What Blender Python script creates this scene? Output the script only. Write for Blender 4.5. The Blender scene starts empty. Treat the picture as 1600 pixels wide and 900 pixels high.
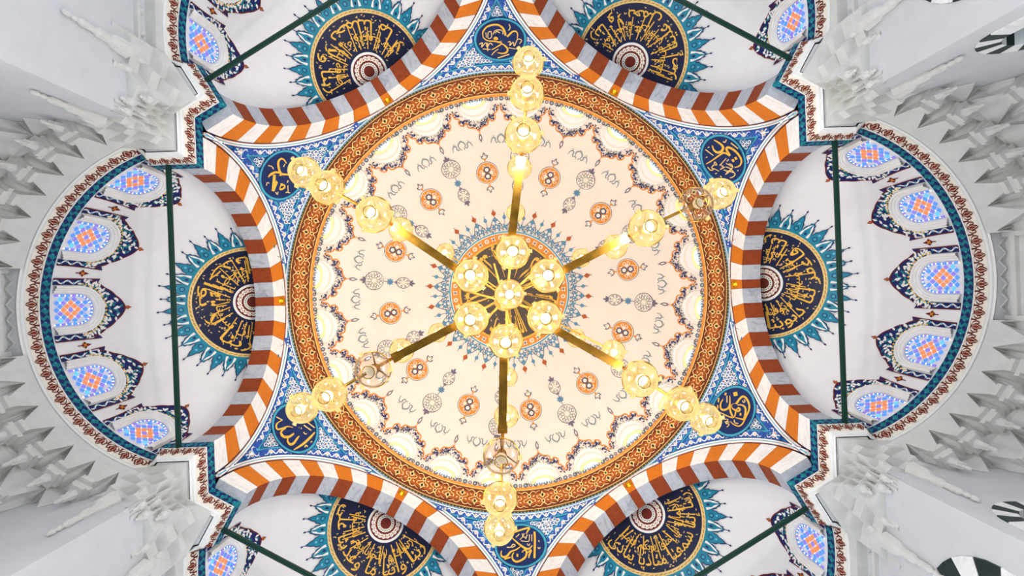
import bpy, bmesh, math, random
from mathutils import Vector, Matrix
random.seed(7)
pi = math.pi
sin, cos, tan, atan2, sqrt, hypot = math.sin, math.cos, math.tan, math.atan2, math.sqrt, math.hypot
R = math.radians
sc = bpy.context.scene
C = sc.collection

# ------------------------------------------------------------------ camera
# Image right = +X, image down = +Y, the lens looks straight up (+Z).
F = 771.0            # focal length in pixels of the 1600x900 frame
ZC = 1.6             # lens height above the floor
ROLL = R(2.1)
cam_d = bpy.data.cameras.new('camera'); cam_d.sensor_width = 36.0; cam_d.lens = 36.0 * F / 1600.0
cam_d.clip_end = 200
cam = bpy.data.objects.new('camera', cam_d); C.objects.link(cam)
er = Vector((cos(ROLL), sin(ROLL), 0)); eu = Vector((sin(ROLL), -cos(ROLL), 0)); eb = Vector((0, 0, -1))
M = Matrix((er, eu, eb)).transposed().to_4x4(); M.translation = Vector((0.11, -0.118, ZC))
cam.matrix_world = M
sc.camera = cam
# ------------------------------------------------------------------ world and added fill lights
w = bpy.data.worlds.new('world'); sc.world = w; w.use_nodes = True
bg = w.node_tree.nodes['Background']; bg.inputs[0].default_value = (0.80, 0.89, 1.0, 1); bg.inputs[1].default_value = 0.55
sc.view_settings.view_transform = 'Standard'; sc.view_settings.look = 'None'
sc.view_settings.gamma = 1.0; sc.view_settings.use_curve_mapping = False
sc.view_settings.exposure = 1.2
# area lights added low on six sides, below the view, to brighten the half domes
for k in range(6):
    al = bpy.data.lights.new('window_daylight', 'AREA'); al.shape = 'RECTANGLE'; al.size = 4.2; al.size_y = 3.0; al.spread = math.radians(125); al.energy = 150.0; al.color = (0.90, 0.95, 1.0)
    ao = bpy.data.objects.new('window_daylight', al); C.objects.link(ao); a_ = math.radians(60 * k); r_ = 9.5 if k % 3 == 0 else 11.5
    ao.location = (r_ * cos(a_), r_ * sin(a_), 2.6)
    ao.rotation_euler = (Vector((0, 0, 4.6)) - Vector((r_ * cos(a_), r_ * sin(a_), 2.6))).to_track_quat('-Z', 'Y').to_euler()
sc.cycles.use_denoising = True
sc.cycles.max_bounces = 6; sc.cycles.transparent_max_bounces = 12
sc.cycles.caustics_reflective = False; sc.cycles.caustics_refractive = False
LAMP_W = 40.0       # light thrown up out of the open cup of one chandelier lamp
LAMP_S = 3.0        # light that leaves the cup sideways through the glass

# ------------------------------------------------------------------ materials
def lin(c):
    c = c / 255.0
    return c / 12.92 if c <= 0.04045 else ((c + 0.055) / 1.055) ** 2.4
def L3(rgb): return tuple(lin(x) for x in rgb)
MATS = {}
def mat(name, rgb, rough=0.6, metal=0.0, var=0.08, scale=6.0, bump=0.0, emit=None, es=0.0, spec=0.3):
    m = bpy.data.materials.new(name); m.use_nodes = True
    nt = m.node_tree; b = nt.nodes['Principled BSDF']
    b.inputs['Roughness'].default_value = rough; b.inputs['Metallic'].default_value = metal
    b.inputs['Specular IOR Level'].default_value = spec
    c = L3(rgb)
    tc = nt.nodes.new('ShaderNodeTexCoord'); nz = nt.nodes.new('ShaderNodeTexNoise')
    nz.inputs['Scale'].default_value = scale; nz.inputs['Detail'].default_value = 4
    nt.links.new(tc.outputs['Object'], nz.inputs['Vector'])
    rp = nt.nodes.new('ShaderNodeValToRGB')
    rp.color_ramp.elements[0].position = 0.3; rp.color_ramp.elements[1].position = 0.7
    rp.color_ramp.elements[0].color = tuple(x * (1 - var) for x in c) + (1,)
    rp.color_ramp.elements[1].color = tuple(min(1, x * (1 + var)) for x in c) + (1,)
    nt.links.new(nz.outputs['Fac'], rp.inputs['Fac']); nt.links.new(rp.outputs['Color'], b.inputs['Base Color'])
    if bump:
        bp = nt.nodes.new('ShaderNodeBump'); bp.inputs['Strength'].default_value = bump
        bp.inputs['Distance'].default_value = 0.02
        nt.links.new(nz.outputs['Fac'], bp.inputs['Height']); nt.links.new(bp.outputs['Normal'], b.inputs['Normal'])
    if emit:
        b.inputs['Emission Color'].default_value = L3(emit) + (1,); b.inputs['Emission Strength'].default_value = es
    MATS[name] = m
    return m
mat('half_dome_paint', (243, 243, 246), 0.85, var=0.02, scale=3, bump=0.05)
mat('plaster', (216, 217, 221), 0.85, var=0.03, scale=3, bump=0.05)
mat('stone_white', (222, 221, 217), 0.8, var=0.05, scale=4, bump=0.1)
mat('dome_cream', (250, 238, 226), 0.8, var=0.02, scale=2)
mat('white', (245, 244, 242), 0.6, var=0.02)
mat('cream', (250, 240, 225), 0.6, var=0.02)
mat('navy', (22, 34, 100), 0.5, var=0.15)
mat('deep_navy', (14, 24, 66), 0.5, var=0.2)
mat('roundel_navy', (12, 42, 98), 0.5, var=0.15)
mat('band_blue', (38, 88, 178), 0.5, var=0.15)
mat('cobalt', (38, 72, 170), 0.5, var=0.15)
mat('blue', (48, 136, 204), 0.5, var=0.15, scale=14)
mat('sky_blue', (120, 185, 225), 0.5, var=0.06)
mat('teal', (20, 135, 165), 0.5, var=0.15)
mat('teal_green', (16, 128, 140), 0.5, var=0.12)
mat('turquoise', (60, 165, 195), 0.5, var=0.08)
mat('gold', (248, 192, 74), 0.45, var=0.1)
mat('pale_gold', (240, 205, 130), 0.45, var=0.08)
mat('tan_gold', (196, 160, 96), 0.5, var=0.1)
mat('maroon', (110, 34, 22), 0.6, var=0.15)
mat('brick_red', (190, 95, 50), 0.6, var=0.12)
mat('ring_amber', (168, 80, 20), 0.5, var=0.22, scale=9)
mat('ring_brown', (112, 44, 12), 0.5, var=0.22, scale=9)
mat('ring_black', (34, 26, 18), 0.5)
mat('orange_paint', (236, 150, 62), 0.6, var=0.08)
mat('grey_violet', (118, 112, 132), 0.6)
mat('grey_blue', (88, 118, 140), 0.6)
mat('cloud_grey', (128, 150, 162), 0.6)
mat('grey_green', (188, 192, 172), 0.6)
mat('centre_grey', (92, 80, 74), 0.6)
mat('fringe_blue', (96, 150, 185), 0.6)
mat('blossom', (248, 240, 230), 0.6)
mat('blossom_red', (190, 96, 60), 0.6)
mat('rod_green', (8, 52, 44), 0.35, var=0.1)
mat('boss_gold', (230, 165, 30), 0.25, metal=0.9)
mat('black_marble', (36, 52, 54), 0.4, var=0.3, scale=5)
mat('recess_blue', (70, 120, 145), 0.5)
mat('carpet', (104, 104, 98), 0.95, var=0.1)
mat('lamp_dark', (60, 48, 30), 0.4)
# stones of the arches
def stone(name, rgb, vein, vs, amount):
    m = mat(name, rgb, 0.55, var=0.06, scale=10, bump=0.04)
    nt = m.node_tree; b = nt.nodes['Principled BSDF']
    src = b.inputs['Base Color'].links[0].from_socket
    tc = nt.nodes.new('ShaderNodeTexCoord'); mp = nt.nodes.new('ShaderNodeMapping')
    mp.inputs['Scale'].default_value = (1.0, 1.0, 5.0)
    nz = nt.nodes.new('ShaderNodeTexNoise'); nz.inputs['Scale'].default_value = vs; nz.inputs['Detail'].default_value = 6
    nz.inputs['Distortion'].default_value = 0.8
    nt.links.new(tc.outputs['Object'], mp.inputs['Vector']); nt.links.new(mp.outputs['Vector'], nz.inputs['Vector'])
    rp = nt.nodes.new('ShaderNodeValToRGB'); rp.color_ramp.elements[0].position = 0.5; rp.color_ramp.elements[1].position = 0.75
    rp.color_ramp.elements[0].color = (0, 0, 0, 1); rp.color_ramp.elements[1].color = (amount,) * 3 + (1,)
    nt.links.new(nz.outputs['Fac'], rp.inputs['Fac'])
    mx = nt.nodes.new('ShaderNodeMix'); mx.data_type = 'RGBA'
    nt.links.new(rp.outputs['Color'], mx.inputs['Factor']); nt.links.new(src, mx.inputs['A'])
    mx.inputs['B'].default_value = L3(vein) + (1,)
    nt.links.new(mx.outputs['Result'], b.inputs['Base Color'])
stone('marble', (250, 249, 248), (176, 176, 186), 3.0, 0.35)
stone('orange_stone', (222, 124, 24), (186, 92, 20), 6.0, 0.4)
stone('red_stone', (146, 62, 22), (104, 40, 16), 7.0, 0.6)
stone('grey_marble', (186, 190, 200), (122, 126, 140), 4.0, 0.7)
# brass with patina
b_ = mat('brass', (214, 164, 70), 0.28, metal=0.95, var=0.35, scale=7)
# stained glass, lit from behind by daylight
for nm, rgb, s in (('glass_blue', (80, 140, 225), 0.30), ('glass_cyan', (95, 190, 225), 0.30), ('glass_violet', (128, 120, 215), 0.3),
                   ('glass_orange', (225, 130, 80), 0.3), ('glass_clear', (255, 240, 205), 0.6), ('glass_pale', (170, 205, 250), 0.7),
                   ('dome_glass', (195, 222, 242), 0.36), ('dome_glass_gold', (250, 226, 150), 0.28)):
    mat(nm, rgb, 0.25, emit=rgb, es=s, var=0.2, scale=20)
# lamp glass: thin shell, amber where the lamp burns inside it
def lamp_glass(name, tint, glow, gs, solid):
    m = bpy.data.materials.new(name); m.use_nodes = True; nt = m.node_tree; nt.nodes.clear()
    out = nt.nodes.new('ShaderNodeOutputMaterial')
    t = nt.nodes.new('ShaderNodeBsdfTransparent'); t.inputs[0].default_value = L3(tint) + (1,)
    e = nt.nodes.new('ShaderNodeEmission'); e.inputs['Strength'].default_value = gs
    g = nt.nodes.new('ShaderNodeBsdfGlossy'); g.inputs['Roughness'].default_value = 0.1
    tc = nt.nodes.new('ShaderNodeTexCoord'); nz = nt.nodes.new('ShaderNodeTexNoise'); nz.inputs['Scale'].default_value = 14; nz.inputs['Detail'].default_value = 3
    nt.links.new(tc.outputs['Object'], nz.inputs['Vector'])
    rp = nt.nodes.new('ShaderNodeValToRGB'); rp.color_ramp.elements[0].position = 0.35; rp.color_ramp.elements[1].position = 0.68
    rp.color_ramp.elements[0].color = tuple(x * 0.72 for x in L3(glow)) + (1,); rp.color_ramp.elements[1].color = L3(glow) + (1,)
    nt.links.new(nz.outputs['Fac'], rp.inputs['Fac']); nt.links.new(rp.outputs['Color'], e.inputs['Color'])
    lw = nt.nodes.new('ShaderNodeLayerWeight'); lw.inputs['Blend'].default_value = 0.3
    ad = nt.nodes.new('ShaderNodeMath'); ad.operation = 'MULTIPLY_ADD'; ad.inputs[1].default_value = 0.45; ad.inputs[2].default_value = solid; ad.use_clamp = True
    nt.links.new(lw.outputs['Facing'], ad.inputs[0])
    m1 = nt.nodes.new('ShaderNodeMixShader'); m2 = nt.nodes.new('ShaderNodeMixShader'); m2.inputs[0].default_value = 0.06
    nt.links.new(ad.outputs[0], m1.inputs[0]); nt.links.new(t.outputs[0], m1.inputs[1])
    if gs > 0: nt.links.new(e.outputs[0], m1.inputs[2])
    else:
        d = nt.nodes.new('ShaderNodeBsdfDiffuse'); d.inputs[0].default_value = L3(glow) + (1,); nt.links.new(d.outputs[0], m1.inputs[2])
    nt.links.new(m1.outputs[0], m2.inputs[1]); nt.links.new(g.outputs[0], m2.inputs[2])
    nt.links.new(m2.outputs[0], out.inputs[0]); MATS[name] = m
lamp_glass('amber_glass', (255, 240, 205), (255, 216, 136), 0.66, 0.60)
lamp_glass('clear_glass', (246, 238, 226), (205, 180, 150), 0.0, 0.02)
mat('bulb_on', (255, 240, 200), 0.3, emit=(255, 236, 190), es=5.0)
mat('bulb_off', (235, 225, 205), 0.3)

# ------------------------------------------------------------------ object helpers
def link(name, mesh, parent=None):
    o = bpy.data.objects.new(name, mesh); C.objects.link(o)
    if parent: o.parent = parent
    return o
def tag(o, label=None, cat=None, group=None, kind=None):
    if label: o['label'] = label
    if cat: o['category'] = cat
    if group: o['group'] = group
    if kind: o['kind'] = kind
    return o
def empty(name, loc=(0, 0, 0)):
    o = bpy.data.objects.new(name, None); o.location = loc; o.empty_display_size = 0.2; C.objects.link(o); return o
class MB:                                   # mesh collector with one material slot for each colour
    def __init__(s): s.v = []; s.f = []; s.m = []; s.names = []
    def mi(s, name):
        if name not in s.names: s.names.append(name)
        return s.names.index(name)
    def add(s, vs, fs, mname):
        n = len(s.v); k = s.mi(mname); s.v.extend(vs)
        for f in fs: s.f.append(tuple(n + i for i in f)); s.m.append(k)
    def mesh(s, name, smooth=False):
        me = bpy.data.meshes.new(name); me.from_pydata([tuple(v) for v in s.v], [], s.f)
        for nme in s.names: me.materials.append(MATS[nme])
        me.polygons.foreach_set('material_index', s.m)
        if smooth: me.polygons.foreach_set('use_smooth', [True] * len(s.f))
        me.update(); return me
    def build(s, name, parent=None, smooth=False): return link(name, s.mesh(name, smooth), parent)
    # painted shapes: xf(x, y, lift) -> point in space
    def poly(s, pts, m, xf, lift=0.012):
        s.add([xf(x, y, lift) for x, y in pts], [tuple(range(len(pts)))], m)
    def fan(s, pts, c, m, xf, lift=0.012):
        n = len(pts)
        s.add([xf(c[0], c[1], lift)] + [xf(x, y, lift) for x, y in pts], [(0, 1 + i, 1 + (i + 1) % n) for i in range(n)], m)
    def ring(s, c, r0, r1, m, xf, lift=0.012, n=24, sy=1.0):
        vs = []; fs = []
        for i in range(n):
            a = 2 * pi * i / n
            for r in (r0, r1): vs.append(xf(c[0] + r * cos(a), c[1] + r * sin(a) * sy, lift))
        for i in range(n):
            j = (i + 1) % n; fs.append((2 * i, 2 * i + 1, 2 * j + 1, 2 * j))
        s.add(vs, fs, m)
    def disc(s, c, r, m, xf, lift=0.012, n=16, sy=1.0):
        s.fan([(c[0] + r * cos(2 * pi * i / n), c[1] + r * sin(2 * pi * i / n) * sy) for i in range(n)], c, m, xf, lift)
    def stroke(s, pts, wd, m, xf, lift=0.012, taper=False, sub=4, closed=False):
        p = spline(pts, sub, closed) if len(pts) > 2 and sub > 1 else list(pts)
        n = len(p); vs = []; fs = []
        for i, (x, y) in enumerate(p):
            a = p[max(0, i - 1)]; b = p[min(n - 1, i + 1)]
            dx, dy = b[0] - a[0], b[1] - a[1]; l = hypot(dx, dy) or 1
            k = wd / 2
            if taper: k *= 0.25 + 0.75 * sin(pi * (0.06 + 0.88 * i / max(1, n - 1)))
            nx, ny = -dy / l * k, dx / l * k
            vs.append(xf(x + nx, y + ny, lift)); vs.append(xf(x - nx, y - ny, lift))
        for i in range(n - 1): fs.append((2 * i, 2 * i + 1, 2 * i + 3, 2 * i + 2))
        s.add(vs, fs, m)
def spline(P, sub=4, closed=False):
    out = []; n = len(P)
    for i in range(n - 1):
        p0 = P[max(0, i - 1)]; p1 = P[i]; p2 = P[i + 1]; p3 = P[min(n - 1, i + 2)]
        for k in range(sub):
            t = k / sub; t2 = t * t; t3 = t2 * t
            out.append(tuple(0.5 * (2 * p1[j] + (p2[j] - p0[j]) * t + (2 * p0[j] - 5 * p1[j] + 4 * p2[j] - p3[j]) * t2 +
                                    (3 * p1[j] - p0[j] - 3 * p2[j] + p3[j]) * t3) for j in (0, 1)))
    out.append(P[-1]); return out
def lathe(mb, prof, m, seg=24, o=(0, 0, 0), wave=None):
    vs = []; fs = []; n = len(prof)
    for i in range(seg):
        a = 2 * pi * i / seg
        for k, (r, z) in enumerate(prof):
            rr = r * (1 + (wave[0] * cos(wave[1] * a) if wave and k >= n - 2 else 0))
            vs.append((o[0] + rr * cos(a), o[1] + rr * sin(a), o[2] + z))
    for i in range(seg):
        j = (i + 1) % seg
        for k in range(n - 1): fs.append((i * n + k, j * n + k, j * n + k + 1, i * n + k + 1))
    mb.add(vs, fs, m)
def box(mb, c, sx, sy, sz, m, ux=(1, 0, 0), uy=(0, 1, 0), uz=(0, 0, 1), tx=1.0):
    c = Vector(c); ux = Vector(ux); uy = Vector(uy); uz = Vector(uz); vs = []
    for z in (-1, 1):
        k = tx if z < 0 else 1.0
        for x, y in ((-1, -1), (1, -1), (1, 1), (-1, 1)):
            vs.append(c + ux * (x * sx / 2 * k) + uy * (y * sy / 2 * k) + uz * (z * sz / 2))
    mb.add(vs, [(0, 1, 2, 3), (4, 5, 6, 7), (0, 1, 5, 4), (1, 2, 6, 5), (2, 3, 7, 6), (3, 0, 4, 7)], m)
def tube(mb, p0, p1, r, m, seg=10, r1=None):
    p0 = Vector(p0); p1 = Vector(p1); d = (p1 - p0).normalized()
    a = d.orthogonal().normalized(); b = d.cross(a); r1 = r if r1 is None else r1
    vs = []
    for i in range(seg):
        t = 2 * pi * i / seg; e = a * cos(t) + b * sin(t); vs += [p0 + e * r, p1 + e * r1]
    mb.add(vs, [(2 * i, 2 * ((i + 1) % seg), 2 * ((i + 1) % seg) + 1, 2 * i + 1) for i in range(seg)] +
           [tuple(2 * i for i in range(seg)), tuple(2 * i + 1 for i in range(seg))], m)

# ------------------------------------------------------------------ Arabic lettering (the built-in font, joined forms)
FORMS = {'ا': (0xFE8D, 2), 'ب': (0xFE8F, 4), 'ة': (0xFE93, 2), 'ت': (0xFE95, 4), 'ث': (0xFE99, 4), 'ج': (0xFE9D, 4), 'ح': (0xFEA1, 4),
         'خ': (0xFEA5, 4), 'د': (0xFEA9, 2), 'ذ': (0xFEAB, 2), 'ر': (0xFEAD, 2), 'ز': (0xFEAF, 2), 'س': (0xFEB1, 4), 'ش': (0xFEB5, 4),
         'ص': (0xFEB9, 4), 'ض': (0xFEBD, 4), 'ط': (0xFEC1, 4), 'ظ': (0xFEC5, 4), 'ع': (0xFEC9, 4), 'غ': (0xFECD, 4), 'ف': (0xFED1, 4),
         'ق': (0xFED5, 4), 'ك': (0xFED9, 4), 'ل': (0xFEDD, 4), 'م': (0xFEE1, 4), 'ن': (0xFEE5, 4), 'ه': (0xFEE9, 4), 'و': (0xFEED, 2),
         'ى': (0xFEEF, 2), 'ي': (0xFEF1, 4), 'أ': (0xFE83, 2), 'إ': (0xFE87, 2), 'آ': (0xFE81, 2), 'ؤ': (0xFE85, 2), 'ئ': (0xFE89, 4),
         '\u2460': (0xFEFB, 2), '\u2461': (0xFEF7, 2), '\u2462': (0xFEF9, 2)}
def shape(txt):
    txt = txt.replace('لا', '\u2460').replace('لأ', '\u2461').replace('لإ', '\u2462')
    out = []
    for i, ch in enumerate(txt):
        if ch not in FORMS: out.append(ch); continue
        base, n = FORMS[ch]
        prev = i > 0 and txt[i - 1] in FORMS and FORMS[txt[i - 1]][1] == 4
        nxt = n == 4 and i + 1 < len(txt) and txt[i + 1] in FORMS
        out.append(chr(base + (3 if prev and nxt else 2 if nxt else 1 if prev else 0)))
    return ''.join(reversed(out))
def text_mesh(txt, bold=0.012):
    c = bpy.data.curves.new('lettering', 'FONT'); c.body = shape(txt); c.offset = bold; c.resolution_u = 3
    o = bpy.data.objects.new('lettering', c); C.objects.link(o)
    me = o.evaluated_get(bpy.context.evaluated_depsgraph_get()).to_mesh()
    vs = [(v.co.x, v.co.y) for v in me.vertices]; fs = [tuple(p.vertices) for p in me.polygons]
    o.evaluated_get(bpy.context.evaluated_depsgraph_get()).to_mesh_clear()
    bpy.data.objects.remove(o); bpy.data.curves.remove(c)
    return vs, fs

# ------------------------------------------------------------------ measures of the building (h = height above the lens)
A = 6.04             # apothem of the hexagon of arches
HS = 10.0            # springing
RI, RE = 2.76, 3.40  # inner and outer radius of the arches
RISE = 2.73 / 2.76
DEPTH = 0.48
R0, H0 = 6.10, 13.62 # ring under the dome
RD, HD = 5.62, 14.16 # dome sphere
RS = 3.2             # half domes
YV, HV = A * tan(R(30)), 3.39
def P3(x, y, h): return Vector((x, y, ZC + h))
SIDES = [('right', 0), ('lower right', 60), ('lower left', 120), ('left', 180), ('upper left', 240), ('upper right', 300)]
def sh(beta): return 0.0 if beta in (0, 180) else 0.15
def loc2w(beta, x, y, h):
    b = R(beta); return Vector((x * cos(b) - y * sin(b), x * sin(b) + y * cos(b), ZC + h))

# =================================================================== MAIN DOME
def dome_q(u, v, lift=0.0):          # (u, v): pixel-like gnomonic coordinates about the axis
    r = hypot(u, v); a = atan2(v, u)
    AA = RD * sqrt(F * F + r * r); e = math.acos(max(-1, min(1, r * HD / AA))) - math.atan(r / F)
    rr = RD - lift
    return P3(rr * cos(e) * cos(a), rr * cos(e) * sin(a), HD + rr * sin(e))
dome = MB()
vs = []; fs = []; NA, NE = 96, 28
for i in range(NA):
    a = 2 * pi * i / NA
    for k in range(NE + 1):
        e = (pi / 2) * k / NE * 0.999
        vs.append(P3(RD * cos(e) * cos(a), RD * cos(e) * sin(a), HD + RD * sin(e)))
for i in range(NA):
    j = (i + 1) % NA
    for k in range(NE): fs.append((i * (NE + 1) + k, j * (NE + 1) + k, j * (NE + 1) + k + 1, i * (NE + 1) + k + 1))
dome.add(vs, fs, 'dome_cream')
dome_o = dome.build('dome_ceiling', smooth=True)
tag(dome_o, 'large cream central dome painted with rings of small medallions above the chandelier', 'dome', kind='structure')
T0 = R(180 + 6.7)    # the painted pattern is turned a little against the hexagon
def pol(r0, a0):     # local frame on the dome: x tangential, y outward (pixel units)
    def f(x, y, lift):
        r = r0 + y; a = a0 + x / max(r, 30)
        return dome_q(r * cos(a), r * sin(a), lift)
    return f
def curl(mb, c, r, m, xf, w, turn=1.4, a0=0.0, hand=1, lift=0.02):
    pts = [(c[0] + r * (1 - 0.75 * t) * cos(a0 + hand * turn * 2 * pi * t), c[1] + r * (1 - 0.75 * t) * sin(a0 + hand * turn * 2 * pi * t))
           for t in [k / 9 for k in range(10)]]
    mb.stroke(pts, w, m, xf, lift, taper=True, sub=1)
def leaf(mb, c, l, wd, ang, m, xf, lift=0.02):
    ca, sa = cos(ang), sin(ang)
    pts = [(0, 0), (0.35 * l, wd / 2), (0.7 * l, wd / 2.6), (l, 0), (0.7 * l, -wd / 2.6), (0.35 * l, -wd / 2)]
    mb.poly([(c[0] + x * ca - y * sa, c[1] + x * sa + y * ca) for x, y in pts], m, xf, lift)
def trefoil(mb, c, s, ang, m, xf, lift=0.02):
    for d, k in ((0, 1.0), (0.8, 0.75), (-0.8, 0.75)): leaf(mb, c, s * k, s * 0.42, ang + d, m, xf, lift)
def repeat(mesh, name, n, step, parent=dome_o, start=0.0, group=None):
    for k in range(n):
        o = link(name, mesh, parent); o.rotation_euler = (0, 0, start + step * k)
# orange medallions (12)
X = pol(189, 0); m = MB()
m.disc((0, 0), 17.6, 'grey_violet', X, 0.012, 26); m.disc((0, 0), 16.8, 'cream', X, 0.018, 26); m.disc((0, 0), 15.8, 'orange_paint', X, 0.024, 26)
for k in range(8):
    a = 2 * pi * k / 8 + 0.39
    curl(m, (10.3 * cos(a), 10.3 * sin(a)), 3.6, 'cream', X, 1.3, 1.2, a, 1 if k % 2 else -1, 0.032)
for sg in (-1, 1):
    m.disc((0, sg * 5.2), 4.4, 'grey_blue', X, 0.032, 14); m.disc((0, sg * 5.2), 3.0, 'cream', X, 0.038, 12); m.disc((sg * 6, 0), 2.6, 'cream', X, 0.034, 10)
    m.ring((0, sg * 5.2), 4.2, 5.0, 'navy', X, 0.04, 14)
    m.stroke([(0, sg * 17), (0, sg * 23)], 1.5, 'orange_paint', X, 0.02, sub=1)
    trefoil(m, (0, sg * 22), 11, sg * pi / 2, 'grey_violet', X, 0.02); trefoil(m, (0, sg * 23), 7, sg * pi / 2, 'cream', X, 0.026)
    trefoil(m, (0, sg * 20), 4, sg * pi / 2, 'orange_paint', X, 0.024)
repeat(m.mesh('orange_medallion'), 'orange_medallion', 12, R(30), start=T0 + R(15))
# grey medallion pairs (12)
m = MB(); X = pol(212, 0)
def greymed(m, X, c, rx, ry, pts):
    el = [(c[0] + rx * cos(2 * pi * i / 28), c[1] + ry * sin(2 * pi * i / 28)) for i in range(28)]
    m.fan(el, c, 'grey_violet', X, 0.012)
    el = [(c[0] + (rx - 1) * cos(2 * pi * i / 28), c[1] + (ry - 1) * sin(2 * pi * i / 28)) for i in range(28)]
    m.fan(el, c, 'cream', X, 0.018)
    for k in range(pts):
        a = 2 * pi * k / pts
        curl(m, (c[0] + rx * 0.72 * cos(a), c[1] + ry * 0.72 * sin(a)), rx * 0.24, 'grey_violet', X, 1.1, 1.1, a, 1 if k % 2 else -1, 0.026)
        leaf(m, (c[0] + rx * 0.2 * cos(a), c[1] + ry * 0.2 * sin(a)), rx * 0.4, rx * 0.2, a, 'grey_green', X, 0.024)
greymed(m, X, (0, 0), 15, 15, 10)
trefoil(m, (0, 13), 10, pi / 2, 'grey_violet', X, 0.022)
for k in range(8): leaf(m, (0, -25), 6, 3, 2 * pi * k / 8, 'fringe_blue', X, 0.02)
m.stroke([(0, -15), (0, -37)], 0.9, 'grey_violet', X, 0.014, sub=1)
greymed(m, X, (0, -46), 9, 11, 7)
trefoil(m, (0, -56), 9, -pi / 2, 'grey_violet', X, 0.022); trefoil(m, (0, -36), 5, pi / 2, 'grey_violet', X, 0.022)
repeat(m.mesh('grey_medallion'), 'grey_medallion', 12, R(30), start=T0)
# cloud scrolls (24)
m = MB(); X = pol(240, 0)
m.stroke([(-4, -4), (-5.5, 0), (-4, 4), (0, 6.5), (4, 4), (5.5, 0), (4, -4)], 2.2, 'cloud_grey', X, 0.014, taper=True)
for sg in (-1, 1):
    m.stroke([(sg * 4, -4), (sg * 7, -6), (sg * 9, -3), (sg * 9, 1), (sg * 12.5, 2.5), (sg * 15, -1), (sg * 16, -6)], 1.8, 'cloud_grey', X, 0.016, taper=True)
    m.stroke([(sg * 4, -4), (sg * 2, -6), (sg * 3, -7)], 1.3, 'cloud_grey', X, 0.016, taper=True); m.stroke([(sg * 12.5, 2.5), (sg * 11, 5), (sg * 13, 6)], 1.3, 'grey_green', X, 0.016, taper=True)
m.stroke([(-3, 6), (0, 8.2), (3, 6)], 1.2, 'grey_green', X, 0.016, taper=True)
repeat(m.mesh('cloud_scroll'), 'cloud_scroll', 24, R(15), start=T0 + R(7.5))
# lambrequin ornament above every dome window (24)
m = MB(); X = pol(0, 0)
def Xr(x, r, lift):
    a = x / 290.0; return dome_q(r * cos(a), r * sin(a), lift)
half = [(0, 256), (3, 259), (8, 262), (15, 263.5), (18, 267), (17, 271), (21, 272), (24, 269), (29, 271), (31, 276), (29, 281), (33, 283), (36, 288), (35, 294)]
outl = [(-x, r) for x, r in reversed(half)] + half[1:]
arch = [(27.5 * cos(t), 304 - 31 * sin(t)) for t in [pi * k / 24 for k in range(25)]]
m.stroke(outl, 1.9, 'orange_paint', Xr, 0.022, sub=3)
for (x, r) in [(-30, 287), (30, 287), (-27, 278), (27, 278), (-21, 277), (21, 277), (-14, 269.5), (14, 269.5), (-6, 266), (6, 266), (0, 262),
               (-33, 292), (33, 292), (-24, 274), (24, 274), (-10, 266), (10, 266), (-17, 273), (17, 273)]:
    for q in range(5):
        a = random.uniform(0, 2 * pi)
        leaf(m, (x + random.uniform(-2, 2), r + random.uniform(-2, 2)), 4.2, 2.0, a, 'navy' if q else 'grey_violet', Xr, 0.02)
for k in range(16):
    t = pi * (0.18 + 0.64 * k / 15); leaf(m, (28.5 * cos(t), 304 - 33.5 * sin(t)), 4, 1.8, t * 3 + k, 'grey_green', Xr, 0.018)
    leaf(m, (20 * cos(t), 304 - 36 * sin(t)), 3, 1.6, t * 5 + k, 'grey_blue', Xr, 0.018)
m.stroke([(0, 256), (0, 250)], 1.4, 'orange_paint', Xr, 0.02, sub=1)
m.poly([(0, 237), (3.4, 244), (2.2, 250), (0, 252), (-2.2, 250), (-3.4, 244)], 'grey_violet', Xr, 0.018)
m.poly([(0, 241), (1.6, 245), (0, 249.5), (-1.6, 245)], 'cream', Xr, 0.024)
repeat(m.mesh('lambrequin'), 'lambrequin', 24, R(15), start=T0)
# chain border
m = MB()
for k in range(240):
    a = 2 * pi * k / 240
    def Xc(x, y, lift, a=a):
        r = 304.0 + y; b = a + x / r; return dome_q(r * cos(b), r * sin(b), lift)
    m.ring((0, 0), 1.5, 2.9 if k % 2 else 3.6, 'grey_violet' if k % 2 else 'grey_blue', Xc, 0.02, 8)
m.build('chain_border', dome_o)
# dome windows (24): arched white frame standing proud and pale panes
fr = MB()
def wel(k, t): return (27 + (19 - 27) * k) * cos(t), 304 - (30 + (11 - 30) * k) * sin(t)
for (k0, k1, l0, l1, mm) in ((0.0, 0.15, 0.02, 0.09, 'white'), (0.15, 0.35, 0.09, 0.06, 'white'), (0.35, 0.6, 0.06, 0.08, 'cream'), (0.6, 0.8, 0.08, 0.05, 'white'), (0.8, 1.0, 0.05, 0.03, 'white')):
    vs = []; fs = []
    for k in range(25):
        t = pi * k / 24; vs.append(Xr(*wel(k0, t), l0)); vs.append(Xr(*wel(k1, t), l1))
    for k in range(24): fs.append((2 * k, 2 * k + 1, 2 * k + 3, 2 * k + 2))
    fr.add(vs, fs, mm)
pn = MB()
for k in range(10):
    for j in range(3):
        t0, t1 = pi * k / 10, pi * (k + 1) / 10; s0, s1 = j / 3, (j + 0.86) / 3
        q = [(19 * s_ * cos(t), 304 - 11 * s_ * sin(t)) for s_, t in ((s0, t0 + 0.03), (s1, t0 + 0.03), (s1, t1), (s0, t1))]
        pn.poly(q, 'dome_glass_gold' if j == 2 else 'dome_glass', Xr, 0.035)
frm = fr.mesh('window_frame'); pnm = pn.mesh('pane')
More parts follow.
